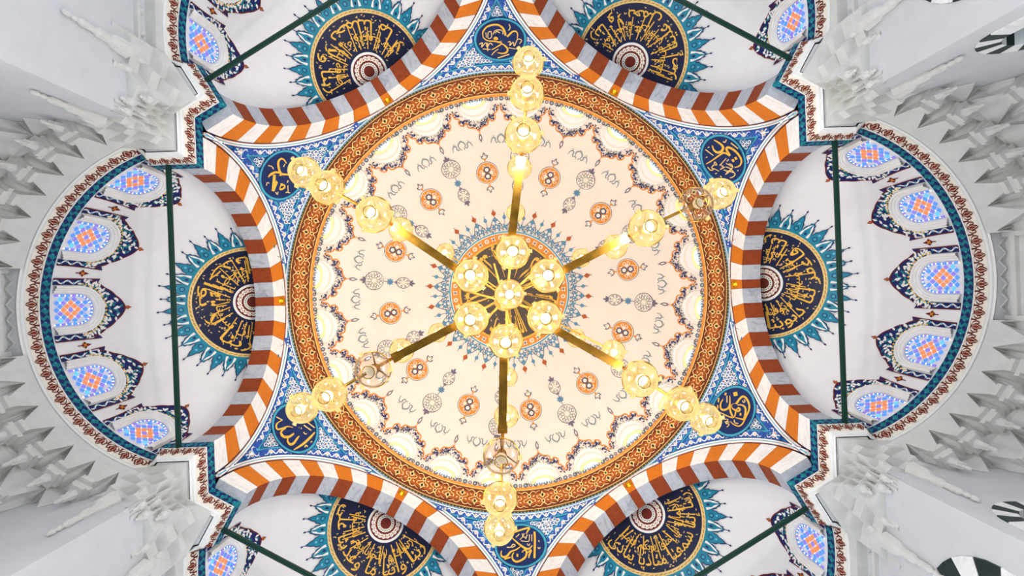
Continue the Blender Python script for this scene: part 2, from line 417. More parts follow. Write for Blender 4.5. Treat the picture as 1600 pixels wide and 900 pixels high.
for k in range(24):
    a = T0 + R(15) * k
    o = empty('window_%d' % (k + 1)); o.rotation_euler = (0, 0, a)
    link('window_frame', frm, o); link('pane', pnm, o)
    hr = ((math.degrees(a) - 2.1 + 90) % 360) / 30.0; hr = round(hr * 2) / 2 % 12; hh_ = int(hr) or 12
    tag(o, 'small arched window at the foot of the main dome, at the %d:%s clock position' % (hh_, '30' if hr % 1 else '00'), 'window', 'windows round the foot of the main dome', 'structure')
# centre medallion
m = MB(); X = pol(0, 0)
def Xd(x, y, lift): return dome_q(x, y, lift)
def band(mb, r0, r1, mname, lift, n=96):
    vs = []; fs = []
    for i in range(n):
        a = 2 * pi * i / n; vs += [dome_q(r0 * cos(a), r0 * sin(a), lift), dome_q(r1 * cos(a), r1 * sin(a), lift)]
    mb.add(vs, [(2 * i, 2 * i + 1, 2 * ((i + 1) % n) + 1, 2 * ((i + 1) % n)) for i in range(n)], mname)
for r0, r1 in ((0.5, 30), (30, 55), (55, 76)): band(m, r0, r1, 'centre_grey', 0.03)
band(m, 76, 78.5, 'gold', 0.04); band(m, 78.5, 91, 'orange_paint', 0.03); band(m, 91, 92.2, 'white', 0.035); band(m, 92.2, 94, 'turquoise', 0.03)
for k in range(48):
    X = pol(85, 2 * pi * k / 48)
    if k % 2: m.disc((0, 0), 3.6, 'cream', X, 0.036, 10); m.disc((0, 0), 1.6, 'orange_paint', X, 0.042, 8)
    else:
        for q in range(4): leaf(m, (0, 0), 4.6, 2.6, pi / 4 + q * pi / 2, 'cream', X, 0.036)
        m.disc((0, 0), 1.7, 'grey_violet', X, 0.042, 8)
m.build('medallion_border', dome_o)
m = MB()
def warp_text(mb, txt, ra, rb, a_start, a_end, xfp, em, mname, lift, stretch=1.0, knee=0.42, bold=0.012):
    # letters stand on radius ra with their tops towards the centre; reads right to left; xfp(r, angle, lift)
    vs, fs = text_mesh(txt, bold)
    x0 = min(v[0] for v in vs); x1 = max(v[0] for v in vs); out = []
    for x, y in vs:
        t = (x - x0) / (x1 - x0); a = a_start + (a_end - a_start) * t
        d = y * em if y < knee else knee * em + (y - knee) * em * stretch
        out.append(xfp(max(rb, ra - d), a, lift))
    mb.add(out, fs, mname)
dq = lambda r, a, l: dome_q(r * cos(a), r * sin(a), l)
for k, t in enumerate(('قل هو الله احد', 'الله الصمد', 'لم يلد', 'ولم يولد', 'ولم يكن له', 'كفوا احد')):
    a = R(60 * k + 8); warp_text(m, t, 68, 18, a + R(52), a, dq, 40, 'gold', 0.05, 2.2, 0.42, 0.03)
for k in range(60):
    a = random.uniform(0, 2 * pi); r = random.uniform(34, 72); X = pol(r, a); leaf(m, (0, 0), 3.5, 1.2, random.uniform(0, 6.28), 'pale_gold', X, 0.045)
m.build('medallion_lettering', dome_o)
# blue fringe round the centre medallion (24 motifs)
m = MB(); X = pol(94, 0)
for x in (-6, 6):
    for y in (4, 11): m.stroke([(x - 4, y - 3), (x - 1, y + 2), (x + 3, y), (x + 2, y - 3)], 1.3, 'grey_violet', X, 0.016, taper=True); leaf(m, (x, y), 5, 3, y + x, 'fringe_blue', X, 0.02)
for q in range(5): leaf(m, (0, 9), 6, 3.4, 2 * pi * q / 5 + pi / 2, 'fringe_blue', X, 0.022)
m.disc((0, 9), 1.8, 'cream', X, 0.028, 8)
for q in range(4): leaf(m, (0, 19), 4.6, 3.2, q * pi / 2, 'fringe_blue', X, 0.022)
m.stroke([(-11, 2), (-6, 16), (0, 24)], 1.0, 'grey_blue', X, 0.018); m.stroke([(11, 2), (6, 16), (0, 24)], 1.0, 'grey_blue', X, 0.018)
m.stroke([(0, 22), (0, 38)], 0.8, 'grey_violet', X, 0.016, sub=1)
m.poly([(0, 25), (4, 30), (0, 36), (-4, 30)], 'brick_red', X, 0.022)
XX = pol(94, R(7.5))
m.poly([(0, 18), (3.2, 22), (0, 27), (-3.2, 22)], 'fringe_blue', XX, 0.022)
for q in range(4): leaf(m, (0, 8), 5, 3, q * pi / 2 + 0.4, 'fringe_blue', XX, 0.022)
m.stroke([(0, 12), (0, 30)], 0.8, 'grey_violet', XX, 0.016, sub=1)
repeat(m.mesh('blue_fringe'), 'blue_fringe', 24, R(15), start=T0 - R(1))

# =================================================================== RING UNDER THE DOME
def ringpt(t, a, lift=0.0):       # t 0 outer edge .. 1 foot of the dome
    prof = [(0.0, R0 + 0.02, H0), (0.14, R0 - 0.055, H0 + 0.02), (0.16, R0 - 0.06, H0 + 0.05), (0.93, 5.68, 14.08), (0.95, 5.67, 14.11), (1.0, RD - 0.005, HD)]
    for (t0, r0, h0), (t1, r1, h1) in zip(prof, prof[1:]):
        if t <= t1 + 1e-9:
            k = (t - t0) / (t1 - t0); r = r0 + (r1 - r0) * k; h = h0 + (h1 - h0) * k; break
    return P3((r - lift * 0.7) * cos(a), (r - lift * 0.7) * sin(a), h - lift * 0.7)
m = MB(); n = 144
for t0, t1, mm in ((0, 0.14, 'tan_gold'), (0.14, 0.16, 'pale_gold'), (0.16, 0.33, 'ring_brown'), (0.33, 0.76, 'ring_amber'), (0.76, 0.93, 'ring_brown'), (0.93, 0.95, 'pale_gold'), (0.95, 1.0, 'orange_paint')):
    vs = []
    for i in range(n): vs += [ringpt(t0, 2 * pi * i / n), ringpt(t1, 2 * pi * i / n)]
    m.add(vs, [(2 * i, 2 * i + 1, 2 * ((i + 1) % n) + 1, 2 * ((i + 1) % n)) for i in range(n)], mm)
ring_o = m.build('ring_cornice'); tag(ring_o, 'round brown cornice with gilded scrollwork at the foot of the main dome', 'cornice', kind='structure')
m = MB(); NM = 96
for k in range(NM):
    a0 = 2 * pi * k / NM; sg = 1 if k % 2 else -1
    def Xm(x, y, lift, a0=a0, sg=sg):    # x in [-11, 11] along the ring, y in [-18, 18] across it
        return ringpt(0.545 - sg * y * 0.0205, a0 + x / 325.0, lift)
    g = 'pale_gold'
    m.stroke([(-11, -13), (-6, -15), (-2, -11), (0, -6), (2, -11), (6, -15), (11, -13)], 1.4, g, Xm, 0.02)
    m.stroke([(0, -6), (-4, -1), (-8, 1), (-9, 5), (-6, 6)], 1.4, g, Xm, 0.022, taper=True); m.stroke([(0, -6), (4, -1), (8, 1), (9, 5), (6, 6)], 1.4, g, Xm, 0.022, taper=True)
    m.poly([(0, -11), (3.4, -6), (0, -1), (-3.4, -6)], g, Xm, 0.024); m.poly([(0, -9), (1.6, -6), (0, -3), (-1.6, -6)], 'ring_black', Xm, 0.03)
    m.poly([(0, 0), (3, 3), (5.5, 7), (2.5, 8), (0, 14), (-2.5, 8), (-5.5, 7), (-3, 3)], g, Xm, 0.024)
    m.poly([(0, 2), (2.2, 5.5), (0, 10), (-2.2, 5.5)], 'ring_black', Xm, 0.03)
    m.stroke([(-11, 11), (-7, 14), (-3, 15)], 1.2, g, Xm, 0.022, taper=True); m.stroke([(11, 11), (7, 14), (3, 15)], 1.2, g, Xm, 0.022, taper=True)
    leaf(m, (-9, -7), 5, 2.2, 0.7, g, Xm, 0.022); leaf(m, (9, -7), 5, 2.2, pi - 0.7, g, Xm, 0.022)
m.build('gilded_scroll', ring_o)['kind'] = 'stuff'
m = MB(); NC = 400
for k in range(NC):
    a0 = 2 * pi * k / NC
    def Xm(x, y, lift, a0=a0): return ringpt(0.07 - y * 0.012, a0 + x / 343.0, lift)
    m.poly([(-2.5, -5.5), (-2.1, 0.5), (0, 5.5), (2.1, 0.5), (2.5, -5.5)], 'ring_black', Xm, 0.008)
    m.disc((0, -1.6), 0.9, 'tan_gold', Xm, 0.014, 6)
m.build('pointed_edging', ring_o)['kind'] = 'stuff'

# =================================================================== PENDENTIVES
def arch_edge(th):               # boundary of the pendentive field at world angle th: radius and height
    k = round(math.degrees(th) / 60.0); d = th - R(60 * k)
    y = A * tan(d); hb = HS + HV * sqrt(max(0.0, 1 - (y / 3.43) ** 2)); return A / cos(d), hb
def pend_q(u, v, lift=0.0):
    r = hypot(u, v); th = atan2(v, u); Rb, hb = arch_edge(th)
    den = r * (hb - H0) - F * (Rb - R0)
    t = (F * R0 - r * H0) / den if abs(den) > 1e-6 else 0.0
    t = max(-0.02, min(1.03, t))
    RR = R0 + (Rb - R0) * t; hh = H0 + (hb - H0) * t
    bulge = 0.0
    return P3((RR - lift * 0.6) * cos(th), (RR - lift * 0.6) * sin(th), hh - lift * 0.8)
def edge_q(th):
    Rb, hb = arch_edge(th); return F * Rb / hb
# traced lettering of the six roundels: (angle, photo origin, strokes [(width, points)])
RDL = {
 210: ((380, 230), [(34, [(770, 250), (720, 180), (670, 170), (630, 220), (630, 310), (660, 410), (700, 440), (750, 445), (850, 450), (930, 420)]),
   (36, [(450, 490), (500, 440), (580, 405), (660, 420)]), (40, [(560, 450), (545, 600), (530, 740)]), (34, [(640, 480), (590, 600), (535, 740)]),
   (30, [(660, 440), (680, 540), (680, 650)]), (26, [(660, 650), (720, 630), (735, 670), (700, 700), (655, 710), (660, 650)]),
   (12, [(450, 285), (510, 300), (545, 350)]), (11, [(420, 640), (430, 590), (470, 600)]), (11, [(790, 640), (795, 750)]), (14, [(750, 770), (780, 760), (830, 775)]),
   (10, [(575, 755), (605, 800), (620, 750)]), (12, [(715, 315), (745, 260)]), (16, [(780, 590), (800, 550)])]),
 270: ((725, 10), [(28, [(360, 520), (345, 450), (360, 390), (420, 320), (520, 285), (620, 285), (700, 340), (740, 430), (735, 520), (700, 600), (600, 670), (500, 725)]),
   (26, [(350, 500), (420, 560), (560, 575), (640, 590), (700, 560), (800, 470), (870, 405), (930, 400), (960, 450), (950, 530)]),
   (26, [(640, 590), (720, 640), (780, 710), (760, 770), (690, 790), (600, 775)]), (34, [(545, 545), (575, 510), (605, 545)]),
   (11, [(280, 630), (340, 600), (320, 680), (400, 600), (420, 680), (470, 610), (520, 640)]), (11, [(430, 600), (430, 750)]),
   (11, [(760, 600), (830, 580), (820, 650), (880, 590), (900, 660), (960, 540), (1030, 560), (990, 620)]), (10, [(400, 420), (410, 510)]),
   (10, [(440, 420), (490, 400), (500, 500), (440, 520), (440, 420)]), (12, [(530, 450), (560, 390), (640, 370), (700, 400), (700, 450)]), (10, [(560, 430), (600, 400), (650, 430)]),
   (12, [(810, 270), (830, 330), (800, 385)]), (11, [(620, 710), (540, 770), (500, 820)]), (14, [(605, 870), (810, 805)]), (10, [(340, 710), (480, 720)]), (10, [(800, 690), (920, 710)])]),
 330: ((1075, 205), [(38, [(450, 215), (480, 300), (550, 340), (620, 310), (640, 240), (570, 170), (480, 120)]),
   (34, [(340, 545), (450, 480), (560, 400), (650, 345), (720, 365), (760, 390), (720, 320), (700, 270), (740, 250), (830, 290), (910, 370), (965, 470), (950, 550), (900, 590), (840, 600)]),
   (44, [(800, 490), (835, 470)]), (44, [(850, 450), (885, 430)]), (13, [(580, 570), (700, 440)]), (13, [(620, 600), (740, 460)]), (13, [(590, 640), (680, 590), (760, 540), (810, 600), (700, 700)]),
   (13, [(650, 650), (840, 700), (830, 760), (760, 790)]), (13, [(680, 730), (780, 660)]), (12, [(600, 560), (760, 620), (830, 690)]), (12, [(640, 500), (800, 590)]), (14, [(330, 290), (470, 395)]),
   (16, [(780, 170), (910, 270)]), (14, [(370, 600), (420, 655), (470, 640), (440, 610), (480, 560), (530, 560), (500, 510), (480, 540)]), (10, [(470, 620), (570, 670)]),
   (18, [(640, 150), (680, 155), (700, 110)]), (12, [(335, 430), (365, 420)]), (12, [(370, 260), (400, 240)]), (12, [(500, 715), (530, 710)]), (14, [(590, 755), (615, 780)]), (12, [(890, 660), (915, 655)])]),
 30: ((1090, 595), [(30, [(300, 475), (450, 550), (620, 620), (680, 590), (700, 500), (740, 450), (770, 480), (740, 510), (690, 490), (640, 450), (640, 400), (700, 380), (760, 300), (820, 250), (880, 280),
   (930, 380), (930, 480), (880, 600), (820, 720), (750, 770), (660, 740), (600, 690)]), (30, [(470, 300), (430, 380), (430, 460), (480, 490), (560, 460), (590, 380), (590, 240)]),
   (26, [(590, 380), (600, 500), (640, 600)]), (28, [(720, 400), (800, 400), (860, 440), (870, 520), (840, 640), (780, 640), (690, 620)]), (20, [(395, 280), (375, 465)]), (14, [(540, 240), (540, 360)]),
   (36, [(500, 205), (530, 215)]), (60, [(655, 215), (725, 200)]), (40, [(765, 560), (795, 560)]), (12, [(810, 320), (835, 355), (860, 330), (840, 300)]), (11, [(500, 650), (560, 660), (520, 720), (580, 740), (540, 790)]),
   (11, [(500, 700), (580, 700)]), (14, [(670, 660), (680, 710), (740, 725)])]),
 90: ((755, 815), [(30, [(915, 160), (925, 300), (920, 620)]), (26, [(420, 220), (540, 180), (680, 130), (820, 95), (790, 160), (770, 200)]), (30, [(500, 250), (640, 370), (740, 440), (820, 460), (880, 400)]),
   (28, [(670, 420), (600, 470), (500, 510), (440, 580), (370, 600), (330, 560), (340, 490)]), (30, [(700, 520), (740, 480), (780, 510), (760, 600), (680, 660), (600, 680), (540, 640), (530, 570), (560, 520)]),
   (24, [(780, 540), (860, 480), (830, 560), (820, 620)]), (44, [(605, 570), (635, 570)]), (22, [(390, 635), (500, 605)]), (11, [(870, 210), (870, 330)]), (11, [(830, 210), (820, 320), (760, 330), (680, 320)]),
   (11, [(790, 210), (760, 290)]), (11, [(740, 190), (700, 260), (660, 300)]), (11, [(700, 190), (720, 250), (780, 260)]), (11, [(590, 260), (650, 200)]), (13, [(430, 430), (500, 430), (540, 380), (580, 400), (520, 440)]),
   (12, [(790, 370), (815, 400), (840, 370)]), (12, [(975, 430), (1000, 455), (1020, 430)]), (12, [(990, 310), (1000, 340)])]),
 150: ((405, 625), [(36, [(985, 545), (900, 640), (780, 750), (620, 850)]), (24, [(410, 330), (330, 380), (310, 440), (340, 490), (420, 470), (520, 440), (600, 460)]),
   (38, [(480, 470), (410, 510), (400, 570), (450, 620), (530, 620), (600, 580), (650, 540)]), (36, [(520, 640), (510, 700), (560, 755), (620, 730), (670, 660), (710, 610)]), (16, [(790, 420), (920, 515)]),
   (16, [(850, 370), (980, 470)]), (13, [(310, 270), (420, 330)]), (14, [(700, 460), (740, 490), (750, 460)]), (14, [(785, 540), (815, 575), (845, 570)]), (14, [(810, 810), (830, 770), (860, 800)]), (12, [(910, 720), (940, 705)])]),
}
def photo2q(px, py):
    dx, dy = px - 794.9, py - 455.0; c, s = cos(ROLL), sin(ROLL)
    return dx * c - dy * s, dx * s + dy * c
def pt_dist(p, line):
    return min(hypot(p[0] - a[0], p[1] - a[1]) for a in line)
def scroll_band(mb, line, d0, d1, xf, ok, period=15.0, flower=3.0, first=0.0):
    # meandering white stem with blossoms along a band at distance d0..d1 from a line of (x, y, nx, ny)
    L = [0.0]
    for a, b in zip(line, line[1:]): L.append(L[-1] + hypot(b[0] - a[0], b[1] - a[1]))
    def at(s, d):
        s = max(0, min(L[-1] - 1e-6, s))
        lo = 0
        for i in range(len(L) - 1):
            if L[i] <= s <= L[i + 1]: lo = i; break
        k = (s - L[lo]) / max(1e-6, L[lo + 1] - L[lo]); a, b = line[lo], line[lo + 1]
        return (a[0] + (b[0] - a[0]) * k + (a[2] + (b[2] - a[2]) * k) * d, a[1] + (b[1] - a[1]) * k + (a[3] + (b[3] - a[3]) * k) * d)
    mid = (d0 + d1) / 2; amp = (d1 - d0) * 0.36; n = int(L[-1] / 2.0); cur = []
    for i in range(n + 1):
        s = L[-1] * i / n; p = at(s, mid + amp * sin(2 * pi * s / period))
        if ok(p, mid): cur.append(p)
        else:
            if len(cur) > 2: mb.stroke(cur, 1.6, 'white', xf, 0.03, sub=1)
            cur = []
    if len(cur) > 2: mb.stroke(cur, 1.6, 'white', xf, 0.03, sub=1)
    for i in range(int(L[-1] / (period / 2))):
        s = (i + 0.5) * period / 2; sg = -1 if sin(2 * pi * s / period) > 0 else 1
        p = at(s, mid + sg * amp * 0.25)
        if not ok(p, mid): continue
        if i % 2 == 0:
            for q in range(5): mb.disc((p[0] + flower * 0.55 * cos(q * 1.2566), p[1] + flower * 0.55 * sin(q * 1.2566)), flower * 0.5, 'blossom', xf, 0.034, 6)
            mb.disc(p, flower * 0.36, 'blossom_red' if i % 3 else 'gold', xf, 0.042, 6)
        for q in (-1, 1):
            p2 = at(s + q * period * 0.2, mid + sg * amp * 0.9)
            if ok(p2, mid): leaf(mb, p2, 3.4, 1.8, s + q, 'sky_blue', xf, 0.03)
PNAME = {30: 'lower right', 90: 'bottom', 150: 'lower left', 210: 'upper left', 270: 'top', 330: 'upper right'}
for ang in (30, 90, 150, 210, 270, 330):
    a0 = R(ang); th0, th1 = a0 - R(30), a0 + R(30)
    base = MB(); N, T = 80, 10; vs = []; fs = []
    for i in range(N + 1):
        th = th0 + (th1 - th0) * i / N; Rb, hb = arch_edge(th - 1e-6 if i == N else th + 1e-6)
        for k in range(T + 1):
            t = k / T; RR = R0 + 0.01 + (Rb - R0) * t; hh = H0 + (hb - H0) * t; vs.append(P3(RR * cos(th), RR * sin(th), hh))
    for i in range(N):
        for k in range(T): fs.append((i * (T + 1) + k, i * (T + 1) + k + 1, (i + 1) * (T + 1) + k + 1, (i + 1) * (T + 1) + k))
    base.add(vs, fs, 'blue')
    pen = base.build('pendentive_ceiling')
    tag(pen, 'blue painted pendentive with calligraphy roundel, %s of the six around the dome' % {90: 'at the bottom', 270: 'at the top'}.get(ang, PNAME[ang]), 'pendentive', 'pendentives round the dome', 'structure')
    # three border lines in q space with inward normals
    def mk(pts):
        out = []
        for i, p in enumerate(pts):
            a = pts[max(0, i - 1)]; b = pts[min(len(pts) - 1, i + 1)]; dx, dy = b[0] - a[0], b[1] - a[1]; l = hypot(dx, dy) or 1
            out.append((p[0], p[1], -dy / l, dx / l))
        c = (400 * cos(a0), 400 * sin(a0)); mid = out[len(out) // 2]
        if (c[0] - mid[0]) * mid[2] + (c[1] - mid[1]) * mid[3] < 0: out = [(x, y, -nx, -ny) for x, y, nx, ny in out]
        return out
    e1, e2, rg = [], [], []
    NN = 70
    for i in range(NN + 1):
        f = (i / NN) ** 0.6
        t1 = th0 + (a0 - th0) * (f * 0.9995 + 0.0003); t2 = th1 - (th1 - a0) * (f * 0.9995 + 0.0003)
        e1.append((edge_q(t1) * cos(t1), edge_q(t1) * sin(t1))); e2.append((edge_q(t2) * cos(t2), edge_q(t2) * sin(t2)))
        t = th0 + (th1 - th0) * i / NN; rr = F * R0 / H0; rg.append((rr * cos(t), rr * sin(t)))
    lines = [mk(e1), mk(e2), mk(rg)]; RP = F * R0 / H0
    m = MB()
    for li, ln in enumerate(lines):
        others = [l for j, l in enumerate(lines) if j != li]
        def okf(p, d, others=others): return RP - 0.5 < hypot(*p) < edge_q(atan2(p[1], p[0])) + 1.0 and all(pt_dist(p, o) > d for o in others)
        if li < 2:
            bands = [(0, 0.7, 'brick_red'), (0.7, 3.4, 'white'), (3.4, 4.6, 'turquoise'), (4.6, 7.0, 'white'), (7.0, 8.0, 'navy'), (8.0, 18.0, 'band_blue'), (18.0, 20.2, 'turquoise'), (20.2, 20.9, 'navy')]
        else:
            bands = [(0, 1.8, 'sky_blue'), (1.8, 3.2, 'white'), (3.2, 11.5, 'band_blue'), (11.5, 13.6, 'turquoise'), (13.6, 14.2, 'navy')]
        for bi, (d0, d1, mm) in enumerate(bands):
            for i in range(len(ln) - 1):
                a, b = ln[i], ln[i + 1]
                q = [(a[0] + a[2] * d0, a[1] + a[3] * d0), (b[0] + b[2] * d0, b[1] + b[3] * d0), (b[0] + b[2] * d1, b[1] + b[3] * d1), (a[0] + a[2] * d1, a[1] + a[3] * d1)]
                cx = sum(p[0] for p in q) / 4; cy = sum(p[1] for p in q) / 4
                if okf((cx, cy), (d0 + d1) / 2 * (0.62 if li == 2 else 0.98)): m.poly(q, mm, pend_q, 0.012 + 0.0015 * bi)
        if li < 2: scroll_band(m, ln, 8.6, 17.4, pend_q, okf, 14.0, 2.5)
        else: scroll_band(m, ln, 3.4, 11.3, pend_q, okf, 12.0, 2.1)
    m.build('painted_border', pen)
    # field of white scrolls on blue
    m = MB(); cen = photo2q(*{210: (442, 271), 270: (783, 58.5), 330: (1132, 246), 30: (1147.5, 640), 90: (815, 851), 150: (462, 667)}[ang])
    er_ = (cos(a0), sin(a0)); et_ = (-sin(a0), cos(a0))
    rnd = random.Random(ang)
    for i in range(-24, 25):
        for j in range(-12, 26):
            x, y = i * 5.4 + (2.7 if j % 2 else 0), j * 4.9
            p = (397 * er_[0] + et_[0] * x + er_[0] * y, 397 * er_[1] + et_[1] * x + er_[1] * y)
            if min(pt_dist(p, lines[0]), pt_dist(p, lines[1])) < 21 or pt_dist(p, lines[2]) < 14.5: continue
            lx = (p[0] - cen[0]) * et_[0] + (p[1] - cen[1]) * et_[1]; ly = (p[0] - cen[0]) * er_[0] + (p[1] - cen[1]) * er_[1]
            if hypot(lx / 43, ly / 36) < 1: continue
            th = atan2(p[1], p[0])
            if hypot(*p) > edge_q(th) - 8: continue
            hnd = 1 if x > 0 else -1
            if (i + j) % 3 == 0: leaf(m, p, 6, 4.5, rnd.uniform(0, 6.28), 'cobalt', pend_q, 0.02); leaf(m, p, 5, 3, rnd.uniform(0, 6.28), 'turquoise', pend_q, 0.022)
            curl(m, p, 3.7, 'white', pend_q, 1.35, 1.15, rnd.choice((0, pi / 2, pi)) + (0 if hnd > 0 else pi), hnd, 0.03)
            if (i * 7 + j * 3) % 4 == 0: leaf(m, (p[0] + 2, p[1] + 2), 4.5, 2.0, rnd.uniform(0, 6.28), 'white', pend_q, 0.032)
            if (i + 2 * j) % 7 == 0: m.disc(p, 1.1, 'blossom_red', pend_q, 0.038, 6)
    m.build('scroll_field', pen)
    # roundel
    m = MB()
    def Xo(x, y, lift): return pend_q(cen[0] + et_[0] * x * 38 + er_[0] * y * 31.5, cen[1] + et_[1] * x * 38 + er_[1] * y * 31.5, lift)
    m.ring((0, 0), 0.0, 0.5, 'roundel_navy', Xo, 0.05, 40); m.ring((0, 0), 0.5, 1.0, 'roundel_navy', Xo, 0.05, 40)
    m.ring((0, 0), 0.99, 1.08, 'turquoise', Xo, 0.056, 40); m.ring((0, 0), 1.08, 1.11, 'navy', Xo, 0.054, 40)
    rd = m.build('roundel', pen)
    m = MB(); (ox, oy), st = RDL[ang]
    for wd, pts in st:
        q = [photo2q(ox + x / 11.25, oy + y / 11.25) for x, y in pts]
        m.stroke(q, (wd * 1.12 + 3) / 11.25, 'pale_gold' if wd < 20 else 'gold', pend_q, 0.075, taper=len(pts) > 3 and wd > 20, sub=5)
    m.build('calligraphy', rd)

# =================================================================== ARCHES of alternating stones
NV = 23; KEY = R(4.6); STEPV = (pi - KEY) / 22
def vous(phi0, phi1, r0, r1, depth, seg=3):
    vs = []; fs = []
    for i in range(seg + 1):
        p = phi0 + (phi1 - phi0) * i / seg
        for (r, x) in ((r0, 0), (r1, 0), (r1, depth), (r0, depth)):
            vs.append((A + x, r * sin(p), ZC + HS + r * cos(p) * RISE))
    for i in range(seg):
        for k in range(4): fs.append((4 * i + k, 4 * i + (k + 1) % 4, 4 * i + 4 + (k + 1) % 4, 4 * i + 4 + k))
    fs += [(0, 1, 2, 3), (4 * seg, 4 * seg + 1, 4 * seg + 2, 4 * seg + 3)]
    return vs, fs
vmesh = []
for k in range(NV):
    q = k - 11; p0 = -KEY / 2 if q == 0 else KEY / 2 + (q - 1) * STEPV if q > 0 else -KEY / 2 + q * STEPV
    p1 = p0 + (KEY if q == 0 else STEPV) - 0.0012; p0 += 0.0012
    # the facing slabs are orange and white, the blocks behind them red stone and grey veined marble
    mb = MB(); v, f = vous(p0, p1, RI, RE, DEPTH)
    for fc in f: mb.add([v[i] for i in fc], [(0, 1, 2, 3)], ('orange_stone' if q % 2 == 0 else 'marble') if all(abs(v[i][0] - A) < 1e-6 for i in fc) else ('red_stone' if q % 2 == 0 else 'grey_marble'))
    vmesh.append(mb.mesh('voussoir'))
bm_ = MB()
lathe(bm_, [(0.0, 0.10), (0.05, 0.09), (0.085, 0.05), (0.09, 0.0), (0.11, -0.01)], 'boss_gold', 16)
bossm = bm_.mesh('boss', True)
for nm, beta in SIDES:
    o = empty('arch_beam', (0, 0, 0)); o.rotation_euler = (0, 0, R(beta))
    tag(o, 'arch of alternating orange and white stones in front of the %s half dome' % nm, 'arch', 'striped arches under the dome', 'structure')
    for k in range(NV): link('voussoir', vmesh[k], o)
    b = link('boss', bossm, o); b.rotation_euler = (0, R(-90), 0); b.location = (A - 0.005, 0, ZC + HS + (RI + 0.38) * RISE); b['label'] = 'small gilded boss on the keystone'

# =================================================================== HALF DOMES
TEXT = {180: ('ربنا لا تؤاخذنا', 'إن نسينا أو أخطأنا'), 0: ('ربنا فاغفر لنا ذنوبنا', 'وكفر عنا سيئاتنا وتوفنا'),
        60: ('ربنا إننا سمعنا مناديا ينادي', 'للإيمان أن آمنوا بربكم فآمنا'), 120: ('ربنا وآتنا ما وعدتنا على', 'رسلك ولا تخزنا يوم القيامة'),
        240: ('ربنا ولا تحملنا ما لا', 'طاقة لنا به واعف عنا'), 300: ('ربنا ولا تحمل علينا إصرا', 'كما حملته على الذين من قبلنا')}
def sd_dir(d, lift, s):          # unit direction in the local frame of a half dome -> local point
    rr = RS - lift; return Vector((A + 0.03 + s + rr * d[0], rr * d[1], ZC + HS + rr * d[2]))
AC = R(12.8)
def sd_pol(rho, phi, lift, s):   # geodesic polar coordinates about the crown medallion; phi = 0 points outward
    c0 = Vector((sin(AC), 0, cos(AC))); e0 = Vector((cos(AC), 0, -sin(AC))); e1 = Vector((0, 1, 0))
    d = c0 * cos(rho) + (e0 * cos(phi) + e1 * sin(phi)) * sin(rho); return sd_dir(d, lift, s)
wnum = 24
RHO = R(26.7)
def sd_win(az):                  # local frame of a window: x sideways, y up (metres)
    def f(x, y, lift):
        el = y / RS; a = az + x / RS * (1 - 0.0 * el)
        # keep the sides parallel on the curved surface
        e = max(-0.2, min(1.4, el)); d = Vector((cos(e) * cos(az), cos(e) * sin(az), sin(e))) + Vector((-sin(az), cos(az), 0)) * (x / RS)
        d.normalize(); return sd_dir(d, lift, f.s)
    f.s = 0.0; return f
def arch_outline(hw, top, bot, n=14):  # half round headed outline, from lower left over the top to lower right
    pts = [(-hw, bot)] + [(-hw * cos(pi * k / n), top - hw + hw * sin(pi * k / n)) for k in range(n + 1)] + [(hw, bot)]
    return pts
